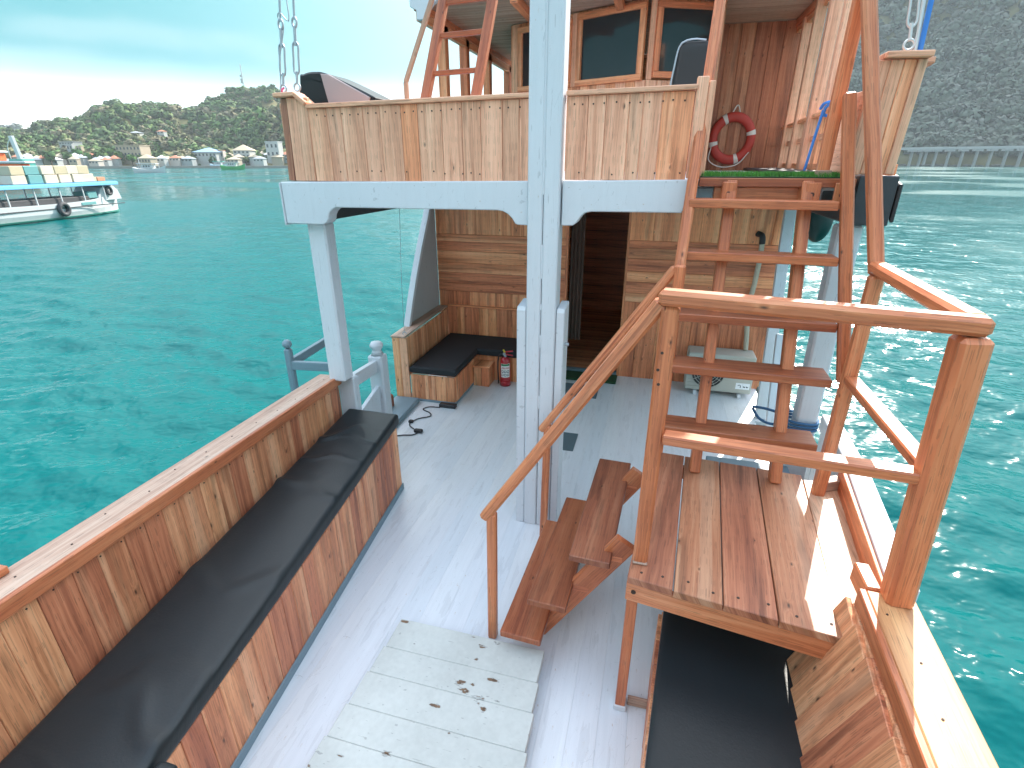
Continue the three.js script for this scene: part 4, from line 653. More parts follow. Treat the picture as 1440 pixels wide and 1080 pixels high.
{ // rope on the white post, fender hanging outside
  const r = thing('mooring_rope', 'dark blue rope lashed round the white post behind the ladder stair', 'rope', V(1.02, 0.9, -3.42));
  for (let k = 0; k < 3; k++) { const y = 1.03 + k * 0.022; part(r, 'turn', tube([V(0.945, y, -3.345), V(1.1, y - 0.005, -3.345), V(1.105, y, -3.49), V(0.945, y, -3.49)], 0.010, 36, 6, true), ROPE); }
  part(r, 'loop', tube([V(0.95, 1.06, -3.42), V(0.88, 1.09, -3.43), V(0.80, 1.10, -3.45), V(0.74, 1.09, -3.48)], 0.009, 20, 6), ROPE); part(r, 'loop', tube([V(0.95, 1.03, -3.42), V(0.87, 1.0, -3.43), V(0.79, 1.02, -3.45), V(0.74, 1.08, -3.48)], 0.009, 20, 6), ROPE);
  const f = thing('boat_fender', 'dark green rounded fender hanging outside the cabin side', 'fender', V(1.55, 1.6, -6.3)); part(f, 'bag', new THREE.SphereGeometry(0.16, 18, 14).scale(0.8, 1.5, 0.8).translate(1.62, 2.06, -6.3), std({ color: tint(.005, .03, .028), roughness: .5 })); part(f, 'lanyard', tube([V(1.6, 2.25, -6.3), V(1.5, 2.4, -6.3), V(1.44, 2.5, -6.3)], .008), BLACK);
  solo('hanging_line', 'thin line with a hook hanging beside the curved white panel', 'line', merge([tube([V(-2.45, 2.2, -4.9), V(-2.52, 1.4, -4.95), V(-2.56, 0.88, -5.0)], 0.0025, 10, 5), new THREE.TorusGeometry(0.02, 0.005, 6, 12, 4).translate(-2.56, 0.87, -5.0)]), STEEL);
}

// ================================================================ sea
{
  // waves as a sum of sine trains; those too short for the mesh at a distance fade out there and live on in the bump
  const r = rng(77), tr = []; for (let k = 0; k < 34; k++) { const lam = 0.38 * Math.pow(1.115, k), th = -1.25 + (r() - 0.5) * 1.5 + (k % 5 === 0 ? 1.4 : 0); tr.push([2 * Math.PI / lam, Math.cos(th), Math.sin(th), r() * 6.28, 0.0076 * lam * (lam < 1.5 ? 1 : Math.pow(1.5 / lam, 1.7)), lam]); }
  const ang = []; for (let a = -180; a < -82; a += 3) ang.push(a); for (let a = -82; a < 52; a += 0.24) ang.push(a); for (let a = 52; a <= 180; a += 3.2) ang.push(a); ang[ang.length - 1] = 180;
  const rad = [0.6]; while (rad[rad.length - 1] < 2600) { const q = rad[rad.length - 1]; rad.push(q * (q > 10 && q < 260 ? 1.0068 : 1.013) + 0.004); }
  const na = ang.length, nr = rad.length, pos = new Float32Array(na * nr * 3), uv = new Float32Array(na * nr * 2), idx = [];
  for (let j = 0; j < nr; j++) for (let i = 0; i < na; i++) {
    const a = ang[i] * Math.PI / 180, R0 = rad[j], x = R0 * Math.sin(a), z = -R0 * Math.cos(a), sp = R0 * (R0 > 10 && R0 < 260 ? 0.0068 : 0.013), wob = 1.3 * noise(x * 0.35, z * 0.35, 405); let y = 0;
    if (R0 < 400) { const gust = 0.55 + 0.9 * fbm(x * 0.06 + 40, z * 0.06 + 40, 401, 3); for (const [k, cx, cz, ph, am, lam] of tr) { const f = clamp(lam / (sp * 3) - 1); if (f > 0) { const s = Math.sin(k * (cx * x + cz * z) + ph + wob); y += f * am * gust * (s + 0.25 * s * s); } } }
    const o = (j * na + i); pos[o * 3] = x; pos[o * 3 + 1] = SEA + y; pos[o * 3 + 2] = z; uv[o * 2] = x / 9; uv[o * 2 + 1] = z / 9;
    if (i < na - 1 && j < nr - 1) idx.push(o, o + 1, o + na, o + 1, o + na + 1, o + na);
  }
  const g = new THREE.BufferGeometry(); g.setAttribute('position', new THREE.BufferAttribute(pos, 3)); g.setAttribute('uv', new THREE.BufferAttribute(uv, 2)); g.setIndex(idx); g.computeVertexNormals();
  const ripple = tex(1024, 1024, (u, v) => { const n = 255 * (0.6 * fbm(u * 14 + 2 * noise(u * 5, v * 5, 3, 5, 5), v * 22, 501, 4, 14, 22) + 0.4 * fbm(u * 40, v * 56, 511, 3, 40, 56)); return [n, n, n]; }, false);
  const gusts = tex(512, 512, (u, v) => { const n = 255 * lerp(0.05, 0.22, sstep(0.38, 0.66, fbm(u * 6, v * 9, 521, 4, 6, 9))); return [n, n, n]; }, false); gusts.repeat.set(0.07, 0.07);
  const sea = new THREE.Mesh(g, phys({ color: tint(0.0003, 0.100, 0.101), specularIntensity: 0.3, roughness: 1, roughnessMap: gusts, ior: 1.333, bumpMap: ripple, bumpScale: 0.07 })); sea.name = 'sea_water'; sea.userData.kind = 'structure'; sea.receiveShadow = true; scene.add(sea);
}
// ================================================================ hills with woods
const leafy = [0, 1, 2].map(s => {                                        // a crown of leaf sprays gathered in clumps
  const r = rng(900 + s), pos = [], nor = [], clumps = [...Array(9)].map(() => V((r() - .5) * 1.25, 0.2 + r() * 0.85, (r() - .5) * 1.25));
  for (let k = 0; k < 230; k++) {
    const c = clumps[k % 9], d = V(r() - .5, r() - .5, r() - .5).normalize().multiplyScalar(0.12 + 0.36 * Math.sqrt(r())), o = c.clone().add(d), n = d.clone().normalize().add(V(r() - .5, r() * .8, r() - .5)).normalize(), t = n.clone().cross(V(r() - .5, r() - .5, r() - .5)).normalize(), u = n.clone().cross(t), w = 0.10 + 0.11 * r();
    const q = [[-1, -.7], [1, -.9], [.8, .9], [-.9, .7]].map(([i, j]) => o.clone().addScaledVector(t, i * w).addScaledVector(u, j * w)); for (const i of [0, 1, 2, 0, 2, 3]) { pos.push(q[i].x, q[i].y, q[i].z); const m = q[i].clone().sub(c).normalize().multiplyScalar(0.6).add(q[i].clone().sub(V(0, 0.35, 0)).normalize()).normalize(); nor.push(m.x, m.y, m.z); }
  }
  const g = new THREE.BufferGeometry(); g.setAttribute('position', new THREE.Float32BufferAttribute(pos, 3)); g.setAttribute('normal', new THREE.Float32BufferAttribute(nor, 3)); return g;
});
const BARK = std({ color: tint(.10, .075, .055), roughness: .95 });
// a hill seen between two photo columns: ridge gives its skyline, d0 its shore, d1 its ridge
function hill(name, ridge, d0, d1, seed, soil, trees, size, palette, foot = 0.02, woodsLabel) {
  const x0 = ridge[0][0], x1 = ridge[ridge.length - 1][0], NX = 150, ND = 46, pos = [], uv = [], idx = [];
  const sky = px => { for (let k = 0; k < ridge.length - 1; k++) if (px <= ridge[k + 1][0]) return lerp(ridge[k][1], ridge[k + 1][1], sstep(0, 1, (px - ridge[k][0]) / (ridge[k + 1][0] - ridge[k][0]))); return ridge[ridge.length - 1][1]; };
  const spot = (px, t) => {
    const D = lerp(d0, d1, t) , top = atDist(px, sky(px), d1).y - size * 1.1, q = atDist(px, 230, D);
    const f = t <= 1 ? foot * Math.min(1, t * 30) + (1 - foot) * Math.pow(sstep(0, 1, t), 0.85) : 1 - 0.5 * (t - 1);
    const bump = (fbm(q.x / 70, q.z / 70, seed, 4) - 0.5) * (d1 - d0) * (foot > 0.05 ? 0.30 : 0.16) * Math.sin(Math.PI * clamp(t)) ;
    q.y = SEA - 0.5 + (top - SEA) * f + bump; if (t < 0.02) q.y = Math.min(q.y, SEA + t * 60); return q;
  };
  for (let j = 0; j <= ND; j++) for (let i = 0; i <= NX; i++) { const q = spot(lerp(x0, x1, i / NX), j / ND * 1.25); if (j === 0) q.y = SEA - 3; pos.push(q.x, q.y, q.z); uv.push(q.x / 40, q.z / 40); if (i < NX && j < ND) { const o = j * (NX + 1) + i; idx.push(o, o + 1, o + NX + 1, o + 1, o + NX + 2, o + NX + 1); } }
  const g = new THREE.BufferGeometry(); g.setAttribute('position', new THREE.Float32BufferAttribute(pos, 3)); g.setAttribute('uv', new THREE.Float32BufferAttribute(uv, 2)); g.setIndex(idx); g.computeVertexNormals();
  const m = new THREE.Mesh(g, soil); m.name = numbered(name); m.userData.kind = 'structure'; m.receiveShadow = m.castShadow = true; scene.add(m);
  const r = rng(seed), M4 = new THREE.Matrix4(), q4 = new THREE.Quaternion(), c = new THREE.Color();
  leafy.forEach((geo, v) => {
    const n = Math.floor(trees / 3), im = new THREE.InstancedMesh(geo, std({ color: 0xffffff, roughness: .95, side: THREE.DoubleSide }), n); let k = 0;
    while (k < n) {
      const px = lerp(x0, x1, r()), t = foot > 0.05 ? 0.02 + 1.03 * r() : 0.05 + 1.0 * r(), p = spot(px, t), dens = fbm(p.x / 45, p.z / 45, seed + 5, 3); if (dens < 0.36 && r() < 0.6) { continue; }
      const s = size * (0.45 + 0.95 * r() * r() + 0.25 * dens); q4.setFromEuler(new THREE.Euler((r() - .5) * .3, r() * 6.28, (r() - .5) * .3)); M4.compose(V(p.x, p.y - 0.1 * s, p.z), q4, V(s, s * (0.75 + 0.4 * r()), s)); im.setMatrixAt(k, M4);
      const a = palette[Math.floor(r() * palette.length)], b = 0.85 + 0.3 * fbm(p.x / 30, p.z / 30, seed + 8, 2); c.setRGB(a[0] * b, a[1] * b, a[2] * b); im.setColorAt(k, c); k++;
    }
    im.name = numbered('hill_woods'); im.userData = { kind: 'stuff', label: woodsLabel, category: 'woods' }; im.castShadow = im.receiveShadow = true; scene.add(im);
  });
  return spot;
}
const soilMap = tex(256, 256, (u, v) => { const n = fbm(u * 8, v * 8, 601, 5, 8, 8); return [150 + 70 * n, 138 + 60 * n, 100 + 50 * n]; });
const SOIL = std({ map: soilMap, color: tint(.35, .36, .24), roughness: 1 });
const GREENS = [[.10, .16, .045], [.12, .165, .055], [.17, .17, .075], [.08, .13, .045], [.19, .165, .09], [.11, .19, .05]], DRY_HAZE_PALED = [[.135, .155, .115], [.145, .155, .12], [.125, .145, .11], [.15, .155, .125]];  // second palette is scrub with haze put into its paler colour
const spotL = hill('town_hill', [[-420, 205], [-150, 200], [-30, 205], [50, 193], [75, 184], [105, 175], [145, 168], [158, 158], [190, 151], [235, 149], [285, 153], [305, 147], [325, 139], [345, 132], [395, 136], [450, 150], [540, 168], [640, 182], [760, 200], [900, 215]], 470, 860, 3001, SOIL, 12000, 5.8, GREENS, 0.03, 'green and tan woods over the hill behind the waterfront town');
hill('far_hill', [[-500, 190], [-260, 178], [-100, 186], [0, 180], [30, 177], [70, 190], [120, 205], [200, 222]], 1100, 1500, 3111, SOIL, 2400, 10, DRY_HAZE_PALED, 0.03, 'hazy blue woods over the distant hill past the crane');
const spotR = hill('headland', [[760, 205], [900, 120], [980, 60], [1060, 0], [1150, -45], [1300, -60], [1480, -50], [1700, -20], [2000, 60], [2300, 150]], 700, 1060, 3222, std({ map: soilMap, color: tint(.26, .29, .22), roughness: 1 }), 17500, 8.2, DRY_HAZE_PALED, 0.06, 'dry grey green scrub paled for haze over the steep headland behind the viaduct');
scene.fog = new THREE.FogExp2(0xdfeaf0, 0.00018);

// ---------------------------------------------------------------- viaduct along the headland
{
  const CON = std({ map: paintMap, color: tint(.42, .42, .40), roughness: .8 }), v = thing('viaduct', 'pale concrete viaduct on piers along the headland shore', 'viaduct', atDist(1360, 231, 690).setY(SEA));
  const D = 690, top = atDist(1360, 209, D).y, P = px => { const q = atDist(px, 228, D + (px - 1360) * -0.05); q.y = top; return q; };
  part(v, 'road_slab', timber(P(1160), P(1640), 1.6, 7, V(0, 1, 0), 0.05), CON); part(v, 'parapet_wall', timber(P(1160).add(V(0, 1.1, 3)), P(1640).add(V(0, 1.1, 3)), 0.8, 0.3, V(0, 1, 0), 0.02), CON);
  for (const px of [1215, 1240, 1279, 1292, 1299, 1313, 1331, 1350, 1370, 1390, 1411, 1432, 1454, 1476, 1500, 1525, 1550]) { const q = P(px); const pr = part(v, 'pier', block(q.x - 0.9, q.x + 0.9, SEA - 2, top - 2.42, q.z - 1.3, q.z + 1.3, 0.05), CON); part(pr, 'cap', block(q.x - 3.4, q.x + 3.4, top - 2.4, top - 0.72, q.z - 2.6, q.z + 2.6, 0.05), CON); }
  const sea = thing('shore_rocks', 'dark rocky shoreline under the viaduct', 'rocks', atDist(1360, 231, 696).setY(SEA)); sea.userData.kind = 'stuff'; const rk = [], r = rng(5);
  for (let k = 0; k < 260; k++) { const q = atDist(1050 + r() * 700, 231, 694 + r() * 10), s = 1 + 2.2 * r(); rk.push(new THREE.DodecahedronGeometry(s, 0).scale(1.3, 0.7, 1).rotateY(r() * 6).translate(q.x, SEA + 0.2, q.z)); } part(sea, 'rock_pile', merge(rk), std({ color: tint(.10, .095, .085), roughness: 1 }));
}
// ---------------------------------------------------------------- waterfront town
{
  const wallM = { w: std({ map: paintMap, color: tint(.48, .48, .46), roughness: .8 }), t: std({ map: paintMap, color: tint(.46, .37, .27), roughness: .85 }), g: std({ map: paintMap, color: tint(.36, .37, .37), roughness: .85 }), p: std({ map: paintMap, color: tint(.6, .5, .44), roughness: .8 }) };
  const roofM = { r: std({ color: tint(.42, .16, .09), roughness: .85 }), t: std({ color: tint(.42, .34, .24), roughness: .9 }), g: std({ color: tint(.32, .34, .36), roughness: .6 }), w: std({ color: tint(.62, .64, .66), roughness: .6 }), b: std({ color: tint(.2, .33, .5), roughness: .6 }) }, WIN = std({ color: tint(.05, .06, .07), roughness: .25 });
  // px centre, py of the base, width and height in px, distance, wall, roof, roof style, what to call it
  const list = [[14, 233, 26, 9, 470, 'g', 'g', 'hip', 'grey shed at the foot of the white crane'], [46, 232, 26, 12, 475, 'w', 'g', 'hip', 'low white house with grey roof past the crane'], [78, 231, 20, 10, 480, 'w', 'w', 'hip', 'small white house behind the moored outriggers'], [104, 222, 10, 19, 500, 'g', 'g', 'flat', 'narrow grey tower house on the waterfront'], [116, 220, 9, 14, 498, 't', 't', 'flat', 'tan block beside the narrow grey tower house'], [106, 230, 14, 10, 470, 't', 't', 'hip', 'thatched hut in front of the narrow grey tower house'], [136, 231, 18, 8, 468, 'p', 't', 'hip', 'low pink house with thatched roof'], [150, 229, 14, 7, 475, 'w', 'r', 'hip', 'little white house with red roof near the thatched huts'], [190, 221, 40, 16, 490, 't', 't', 'flat', 'broad tan terrace block on the waterfront'], [209, 230, 22, 12, 466, 't', 't', 'hip', 'thatched pavilion below the broad tan terrace block'], [229, 228, 14, 9, 472, 'w', 'w', 'hip', 'white cottage next to the thatched pavilion'], [248, 227, 16, 8, 474, 'p', 'r', 'hip', 'pink cottage with red roof beside the white cottage'], [266, 228, 18, 8, 472, 'g', 'g', 'hip', 'grey boathouse among waterfront cottages'], [296, 222, 36, 13, 486, 'w', 'b', 'hip', 'long white house with blue grey roof'], [312, 224, 12, 12, 484, 'p', 'r', 'flat', 'salmon block beside the long white house'], [345, 222, 26, 17, 488, 'w', 't', 'hip', 'large cream villa with tan roof'], [330, 229, 18, 8, 468, 't', 't', 'hip', 'thatched bar in front of the large cream villa'], [366, 228, 16, 8, 470, 'w', 'g', 'hip', 'white house near the green awning'], [388, 222, 20, 22, 484, 'w', 'w', 'flat', 'tall white block beside the raised bulwark end'], [410, 226, 24, 14, 486, 'w', 'r', 'hip', 'white house with red roof past the bulwark end'],
    [334, 174, 24, 9, 690, 'w', 'w', 'flat', 'white villa high on the wooded hill'], [318, 168, 10, 5, 700, 'w', 'w', 'flat', 'small white annex by the hillside villa'], [192, 190, 18, 5, 610, 'w', 'g', 'hip', 'grey roofed house half way up the hill'], [228, 188, 12, 5, 615, 'w', 'r', 'hip', 'red roofed house half way up the hill'], [100, 204, 28, 4, 560, 'g', 'g', 'flat', 'long grey roof on the lower slope']];
  for (const [px, py, w, h, D, wm, rm, style, label] of list) {
    const b = atDist(px, py, D), e = atDist(px + w / 2, py, D).distanceTo(b), hh = atDist(px, py - h, D).y - b.y, t = thing('waterfront_house', label, 'house', b), dp = e * 1.1, wallH = style === 'flat' ? hh : hh * 0.62;
    const loc = g => g.rotateY(0.18 + 0.25 * (R() - .5)).translate(b.x, b.y, b.z), ry = 0.18 + 0.2 * (R() - .5), put = g => g.rotateY(ry).translate(b.x, b.y, b.z);
    part(t, 'wall', put(chamferBox(e * 2, wallH + 8, dp * 1.2, 0.05).translate(0, wallH / 2 - 4, 0)), wallM[wm]);
    if (style === 'flat') part(t, 'roof', put(chamferBox(e * 2.1, 0.35, dp * 1.3, 0.05).translate(0, wallH + 0.17, 0)), roofM[rm]); else part(t, 'roof', put(new THREE.ConeGeometry(1, 1, 4, 1).rotateY(Math.PI / 4).scale(e * 1.6, hh * 0.5, dp).translate(0, wallH + hh * 0.24, 0)), roofM[rm]);
    const nw = Math.max(2, Math.round(w / 6)), fl = h > 13 ? 2 : 1; for (let f = 0; f < fl; f++) for (let k = 0; k < nw; k++) part(t, 'window', put(chamferBox(e * 2 / nw * 0.45, wallH / fl * 0.42, 0.1, 0.01).translate((k + 0.5) / nw * 2 * e - e, wallH * (f + 0.52) / fl, dp * 0.6 + 0.03)), WIN);
  }
  for (let k = 0; k < 34; k++) {
    const rr = rng(70 + k), px = 30 + 370 * ((k * 0.618) % 1), b = spotL(px, 0.022 + 0.2 * rr() * rr()), t = thing('hillside_hut', 'small hut among the trees on the town slope', 'hut', b, 'huts on the town slope'), w = 4.5 + 3.5 * rr(), ry = rr(), put = g => g.rotateY(ry).translate(b.x, b.y, b.z);
    part(t, 'wall', put(chamferBox(w, 7, w * .8, .05).translate(0, 1.5, 0)), wallM['wtgp'[k % 4]]); part(t, 'roof', put(new THREE.ConeGeometry(1, 1, 4, 1).rotateY(Math.PI / 4).scale(w * .85, 2.2, w * .75).translate(0, 6.0, 0)), roofM['rtgwt'[k % 5]]);
  }
  { const b = atDist(345, 134, 820), t = thing('radio_mast', 'lattice radio mast on top of the wooded hill', 'mast', b.clone()); const top = atDist(337, 90, 820), bs = b.clone().setY(b.y - 8), L = []; const s = 1.1; for (const [ox, oz] of [[-s, 0], [s, 0], [0, s]]) part(t, 'leg', timber(bs.clone().add(V(ox, 0, oz)), top.clone().setX(b.x).setZ(b.z).add(V(ox * .25, 0, oz * .25)), 0.5, 0.5, V(1, 0, 0.1)), BRIGHT); for (let k = 0; k < 12; k++) { const y = lerp(bs.y + 8, top.y, k / 12), f = lerp(1, .25, k / 12) * s; L.push(timber(V(b.x - f, y, b.z), V(b.x + f, y + 2.4, b.z), 0.3, 0.3)); } part(t, 'bracing', merge(L), BRIGHT); for (const f of [.42, .5, .62]) part(t, 'dish', new THREE.CylinderGeometry(1.3, 1.3, .8, 12).rotateX(Math.PI / 2).translate(b.x - 1.2, lerp(b.y, top.y, f), b.z + 1), roofM.g); }
  // shore trees in front of the houses
  const r = rng(404); for (let k = 0; k < 26; k++) {
    const px = 40 + k * 14.6 + 8 * (r() - .5), D = 474 + 22 * r(), b = spotL(px, (D - 470) / 390), h = 5 + 5 * r(), t = thing('shore_tree', 'leafy tree among the waterfront houses', 'tree', b, 'trees among the waterfront houses'); b.y = Math.max(b.y, SEA + 1.5); t.position.y = b.y; t.userDataBase = b.clone();
    part(t, 'trunk', new THREE.CylinderGeometry(0.25, 0.45, h * 0.6, 7).translate(b.x, b.y + h * 0.25, b.z), BARK);
    part(t, 'crown', leafy[k % 3].clone().scale(h * .48, h * .5, h * .48).translate(b.x, b.y + h * .35, b.z), std({ color: tint(.05 + .04 * r(), .10 + .06 * r(), .03), roughness: .95 }));
  }
  const quay = structure('quay'); { const a = atDist(-160, 234, 462), b = atDist(560, 230, 462); part(quay, 'sea_wall', timber(V(a.x, SEA + .4, a.z), V(b.x, SEA + .4, b.z), 2.2, 6, V(0, 1, 0), .05), std({ map: paintMap, color: tint(.28, .26, .23), roughness: .95 })); }
}
// ---------------------------------------------------------------- boats on the water
// a simple wooden hull lofted along x (bow at +x), length L, beam B, height h
function hullGeo(L, B, h, sheer = 0.5, rake = 0.12) {
  const n = 18, pos = [], idx = [], uv = [], rows = [[0.0, 1], [0.06, 1.0], [0.5, .97], [1, .8], [1.35, .45]];
  for (let i = 0; i <= n; i++) { const t = i / n, s = t * 2 - 1, w = B / 2 * Math.pow(1 - Math.pow(Math.max(0, s), 2.6), 0.8) * (1 - 0.25 * Math.pow(Math.max(0, -s), 3)), up = h * (1 + sheer * Math.pow(Math.abs(s), 2.4) * (s > 0 ? 1.2 : .6)); for (const d of [-1, 1]) for (const [f, b] of rows) { pos.push(s * L / 2 * (1 - rake * f * (s > 0 ? 1 : .6) * Math.abs(s)), up - f * up, d * w * b); uv.push(t * 4, f); } }
  const m = rows.length; for (let i = 0; i < n; i++) for (let d = 0; d < 2; d++) for (let j = 0; j < m - 1; j++) { const a = (i * 2 + d) * m + j, b = a + 2 * m; idx.push(a, a + 1, b, b, a + 1, b + 1); }
  for (let i = 0; i < n; i++) { const a = i * 2 * m + 1, b = a + m, c = a + 2 * m, e = b + 2 * m; idx.push(a, b, c, b, e, c); }
  for (const i of [0, n]) for (let j = 0; j < m - 1; j++) { const a = i * 2 * m + j, b = a + m; idx.push(a, b, a + 1, b, b + 1, a + 1); }
  const g = new THREE.BufferGeometry(); g.setAttribute('position', new THREE.Float32BufferAttribute(pos, 3)); g.setAttribute('uv', new THREE.Float32BufferAttribute(uv, 2)); g.setIndex(idx); const o = g.toNonIndexed(); o.computeVertexNormals(); return o;
}
const BW = std({ map: paintMap, color: tint(.62, .63, .64), roughness: .55 }), BG = std({ color: tint(.05, .32, .10), roughness: .5 }), BO = std({ color: tint(.75, .13, .035), roughness: .5 }), BB = std({ color: tint(.03, .25, .50), roughness: .6 }), BD = std({ color: tint(.05, .05, .055), roughness: .7 }), TEAL = std({ color: tint(.12, .30, .30), roughness: .6 });
{
  // the loaded cargo boat nearby: stern end at the right
  const S = onY(170, 297, SEA), L0 = onY(0, 316, SEA), dir = L0.clone().sub(S).setY(0).normalize(), len = 16, mid = S.clone().addScaledVector(dir, len / 2), ry = Math.atan2(dir.z, -dir.x);
  const put = g => g.rotateY(ry).translate(mid.x, SEA, mid.z);           // local +x points to the stern end S
  const b = thing('cargo_boat', 'white wooden cargo boat with blue canopy loaded with crates', 'boat', mid.clone().setY(SEA));
  const h = hullGeo(len, 3.2, 1.25, 0.35, 0.03); part(b, 'hull', put(h.translate(0, -0.15, 0)), BW);
  part(b, 'boot_stripe', put(hullGeo(len * 0.985, 3.1, 0.22, 0, 0.0).translate(0, -0.02, 0)), std({ color: tint(.05, .22, .18), roughness: .6 }));
  part(b, 'rub_rail', put(chamferBox(14.2, 0.07, 0.05, 0.01).translate(-0.3, 0.78, 1.585)), BD); part(b, 'name_board', put(chamferBox(1.3, 0.2, 0.03, 0.01).translate(3.4, 0.95, 1.53)), TEAL);
  part(b, 'stern_house', put(extrude([[4.6, 1.0], [7.2, 1.05], [7.0, 1.75], [6.5, 2.15], [5.4, 2.0]], 2.2, 0.03).translate(0, 0, -1.1)), BW);
  part(b, 'canopy', put(chamferBox(13.8, 0.12, 3.0, 0.04).translate(-0.2, 2.36, 0)), BB); part(b, 'canopy_edge', put(chamferBox(13.8, 0.22, 0.05, 0.02).translate(-0.2, 2.26, 1.52)), std({ color: tint(.16, .42, .62), roughness: .7 }));
  for (let k = 0; k < 7; k++) for (const z of [-1.35, 1.35]) part(b, 'canopy_post', put(chamferBox(0.08, 1.3, 0.08, 0.01).translate(-6.4 + k * 1.95, 1.68, z)), BW);
  part(b, 'hold', put(chamferBox(9, 0.5, 2.4, 0.05).translate(-0.5, 1.2, 0)), BD); part(b, 'engine_cover', put(chamferBox(0.9, 0.5, 1.2, 0.05).translate(4.3, 1.5, .6)), TEAL);
  part(b, 'stern_knob', put(new THREE.CylinderGeometry(.06, .08, .5, 8).translate(7.4, 1.5, 0)), BD);
  const crates = [[0.1, 0, 'pale green', TEAL], [1.3, 0, 'cream', null], [2.4, 0, 'cream', null], [3.5, 0, 'cream', null], [4.4, 0, 'cream', null], [0.0, 1, 'pale green', TEAL], [1.15, 1, 'cream', null], [2.2, 1, 'tan', null], [3.2, 1, 'cream', null], [4.1, 1, 'tan', null], [-1.1, 0, 'cream', null], [-1.1, 1, 'tan', null]], CM = { cream: std({ map: paintMap, color: tint(.72, .60, .46), roughness: .8 }), tan: std({ map: paintMap, color: tint(.55, .45, .30), roughness: .8 }) };
  const r = rng(12), nth = ['first', 'second', 'third', 'fourth', 'fifth', 'sixth'], cnt = {};
  for (const [x, row, col, m] of crates) { const k = row + col; cnt[k] = (cnt[k] || 0) + 1; solo('cargo_crate', `${col} cargo crate in the ${row ? 'upper' : 'lower'} row on the blue boat canopy`, 'crate', put(chamferBox(1.02, 0.56, 1.5, 0.03).rotateY((r() - .5) * .08).translate(x - 0.05, 2.71 + row * 0.575, 0.5)), m || CM[col], 'crates stacked on the cargo boat'); }
  solo('cargo_crate', 'small orange crate at the end of the cargo on the blue canopy', 'crate', put(chamferBox(0.75, 0.3, 0.8, 0.02).translate(5.9, 2.58, .5)), std({ color: tint(.5, .2, .10), roughness: .7 })); solo('cargo_crate', 'small tan box beside the orange crate on the blue canopy', 'crate', put(chamferBox(0.7, 0.32, 0.8, 0.02).translate(5.1, 2.59, .5)), CM.tan);
  const tyre = (x, y, z, s, l) => solo('tyre_fender', l, 'tyre', put(new THREE.TorusGeometry(0.36 * s, 0.15 * s, 12, 28).translate(x, y, z)), BD);
  tyre(1.0, 0.72, 1.68, 1, 'black tyre fender hung on the white cargo boat hull'); tyre(5.9, 1.72, 1.25, 0.7, 'small black tyre on the stern house of the cargo boat');
}
function smallBoat(label, px0, px1, py, hpx, hm, extra) {
  const mid = onY((px0 + px1) / 2, py, SEA), L = onY(px0, py, SEA).distanceTo(onY(px1, py, SEA)), D = Math.hypot(mid.x, mid.z), m = hpx * D / 798, d = onY(px1, py, SEA).sub(onY(px0, py, SEA)), ry = Math.atan2(-d.z, d.x);
  const t = thing('fishing_boat', label, 'boat', mid.clone().setY(SEA)), put = g => g.rotateY(ry).translate(mid.x, SEA, mid.z);
  part(t, 'hull', put(hullGeo(L, L * .24, m * .30, .7, .1).translate(0, -m * .05, 0)), hm); part(t, 'cabin', put(chamferBox(L * .36, m * .28, L * .15, .1).translate(-L * .05, m * .42, 0)), BW);
  part(t, 'roof', put(chamferBox(L * .6, m * .05, L * .2, .05).translate(-L * .04, m * .62, 0)), extra || BW); for (const x of [-.3, -.1, .12, .24]) for (const z of [-.085, .085]) part(t, 'roof_post', put(chamferBox(L * .012, m * .36, L * .012, .01).translate(L * x, m * .44, L * z)), BW);
  part(t, 'pole', put(new THREE.CylinderGeometry(L * .006, L * .01, m * .8, 6).translate(-L * .3, m * .65, 0)), BW); for (const x of [-.13, -.05, .03]) part(t, 'window', put(chamferBox(L * .05, m * .12, L * .155, .05).translate(L * x, m * .45, 0)), BD); return t;
}
smallBoat('white wooden boat with open wheelhouse lying off the town', 190, 235, 243, 16, BW); smallBoat('blue and white boat beside the green hulled boat', 297, 322, 236, 12, std({ color: tint(.4, .55, .65), roughness: .5 }), std({ color: tint(.05, .45, .33), roughness: .6 })); smallBoat('green hulled white boat lying off the town', 312, 346, 238.5, 14, BG);
smallBoat('long pale boat moored along the quay', 52, 116, 236.2, 6, BW); smallBoat('tan boat moored at the quay by the thatched huts', 128, 150, 236, 6, std({ color: tint(.45, .36, .26), roughness: .7 })); smallBoat('low white speedboat at the quay', 150, 168, 236, 6, BW); smallBoat('small blue boat at the quay', 176, 190, 236, 5, BB); smallBoat('grey boat at the quay below the large cream villa', 349, 368, 233.5, 5, std({ color: tint(.4, .42, .44), roughness: .7 })); smallBoat('boat with a bright green awning at the quay', 374, 392, 234, 7, BW, std({ color: tint(.03, .42, .25), roughness: .6 }));
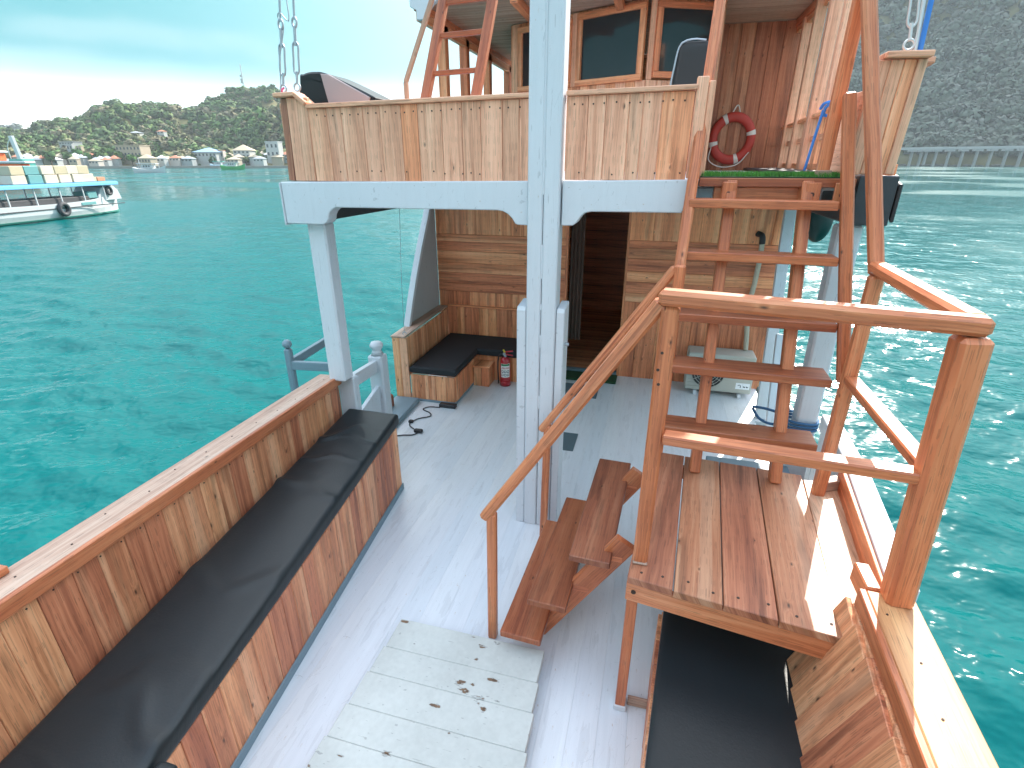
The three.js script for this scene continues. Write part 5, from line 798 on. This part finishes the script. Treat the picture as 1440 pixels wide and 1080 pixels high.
{ // orange and white ship with a crane beyond the cargo boat
  const b = onY(10, 262, SEA), D = Math.hypot(b.x, b.z), s = D / 798, d = onY(60, 262, SEA).sub(b), ry = Math.atan2(-d.z, d.x), put = g => g.rotateY(ry).translate(b.x, SEA, b.z), t = thing('passenger_ship', 'orange and white ship beyond the cargo boat', 'ship', b.clone().setY(SEA));
  part(t, 'hull', put(hullGeo(88 * s, 18 * s, 16 * s, .3, .06).translate(-8 * s, -2 * s, 0)), BO); part(t, 'deck_house', put(chamferBox(62 * s, 8 * s, 12 * s, .1).translate(-4 * s, 18 * s, 0)), BO); part(t, 'upper_roof', put(chamferBox(72 * s, 2.4 * s, 14 * s, .1).translate(-3 * s, 23.5 * s, 0)), BW); part(t, 'bridge', put(chamferBox(36 * s, 7.5 * s, 9 * s, .1).translate(-12 * s, 28.6 * s, 0)), BO); part(t, 'bridge_roof', put(chamferBox(42 * s, 2 * s, 11 * s, .1).translate(-12 * s, 33.4 * s, 0)), BW);
  for (let k = 0; k < 7; k++) part(t, 'window', put(chamferBox(3.4 * s, 3 * s, 12.2 * s, .02).translate((-26 + k * 7) * s, 18.5 * s, 0)), BD); part(t, 'life_raft', put(new THREE.CapsuleGeometry(2.2 * s, 5 * s, 4, 10).rotateZ(Math.PI / 2).translate(-9 * s, 36 * s, 2 * s)), std({ color: tint(.8, .3, .03), roughness: .6 }));
  const c = thing('dock_crane', 'white lattice crane boom rising behind the orange ship', 'crane', onY(34, 238, SEA)); const D2 = 330, A = atDist(34, 236, D2), B = atDist(15, 191, D2), g = []; part(c, 'boom', timber(A, B, 2.0, 1.2, V(1, 0, 0), .1), BW); part(c, 'cabin', chamferBox(8, 4, 5, .1).translate(A.x, SEA + 3, A.z), std({ color: tint(.05, .35, .28), roughness: .6 })); part(c, 'pedestal', chamferBox(4, 8, 4, .1).translate(A.x, SEA, A.z), BD); part(c, 'cable', tube([B, A.clone().lerp(B, .5).add(V(-5, 2, 0)), A.clone().add(V(-6, 3, 0))], .18, 8, 5), BW);
}
renderer.render(scene, camera);
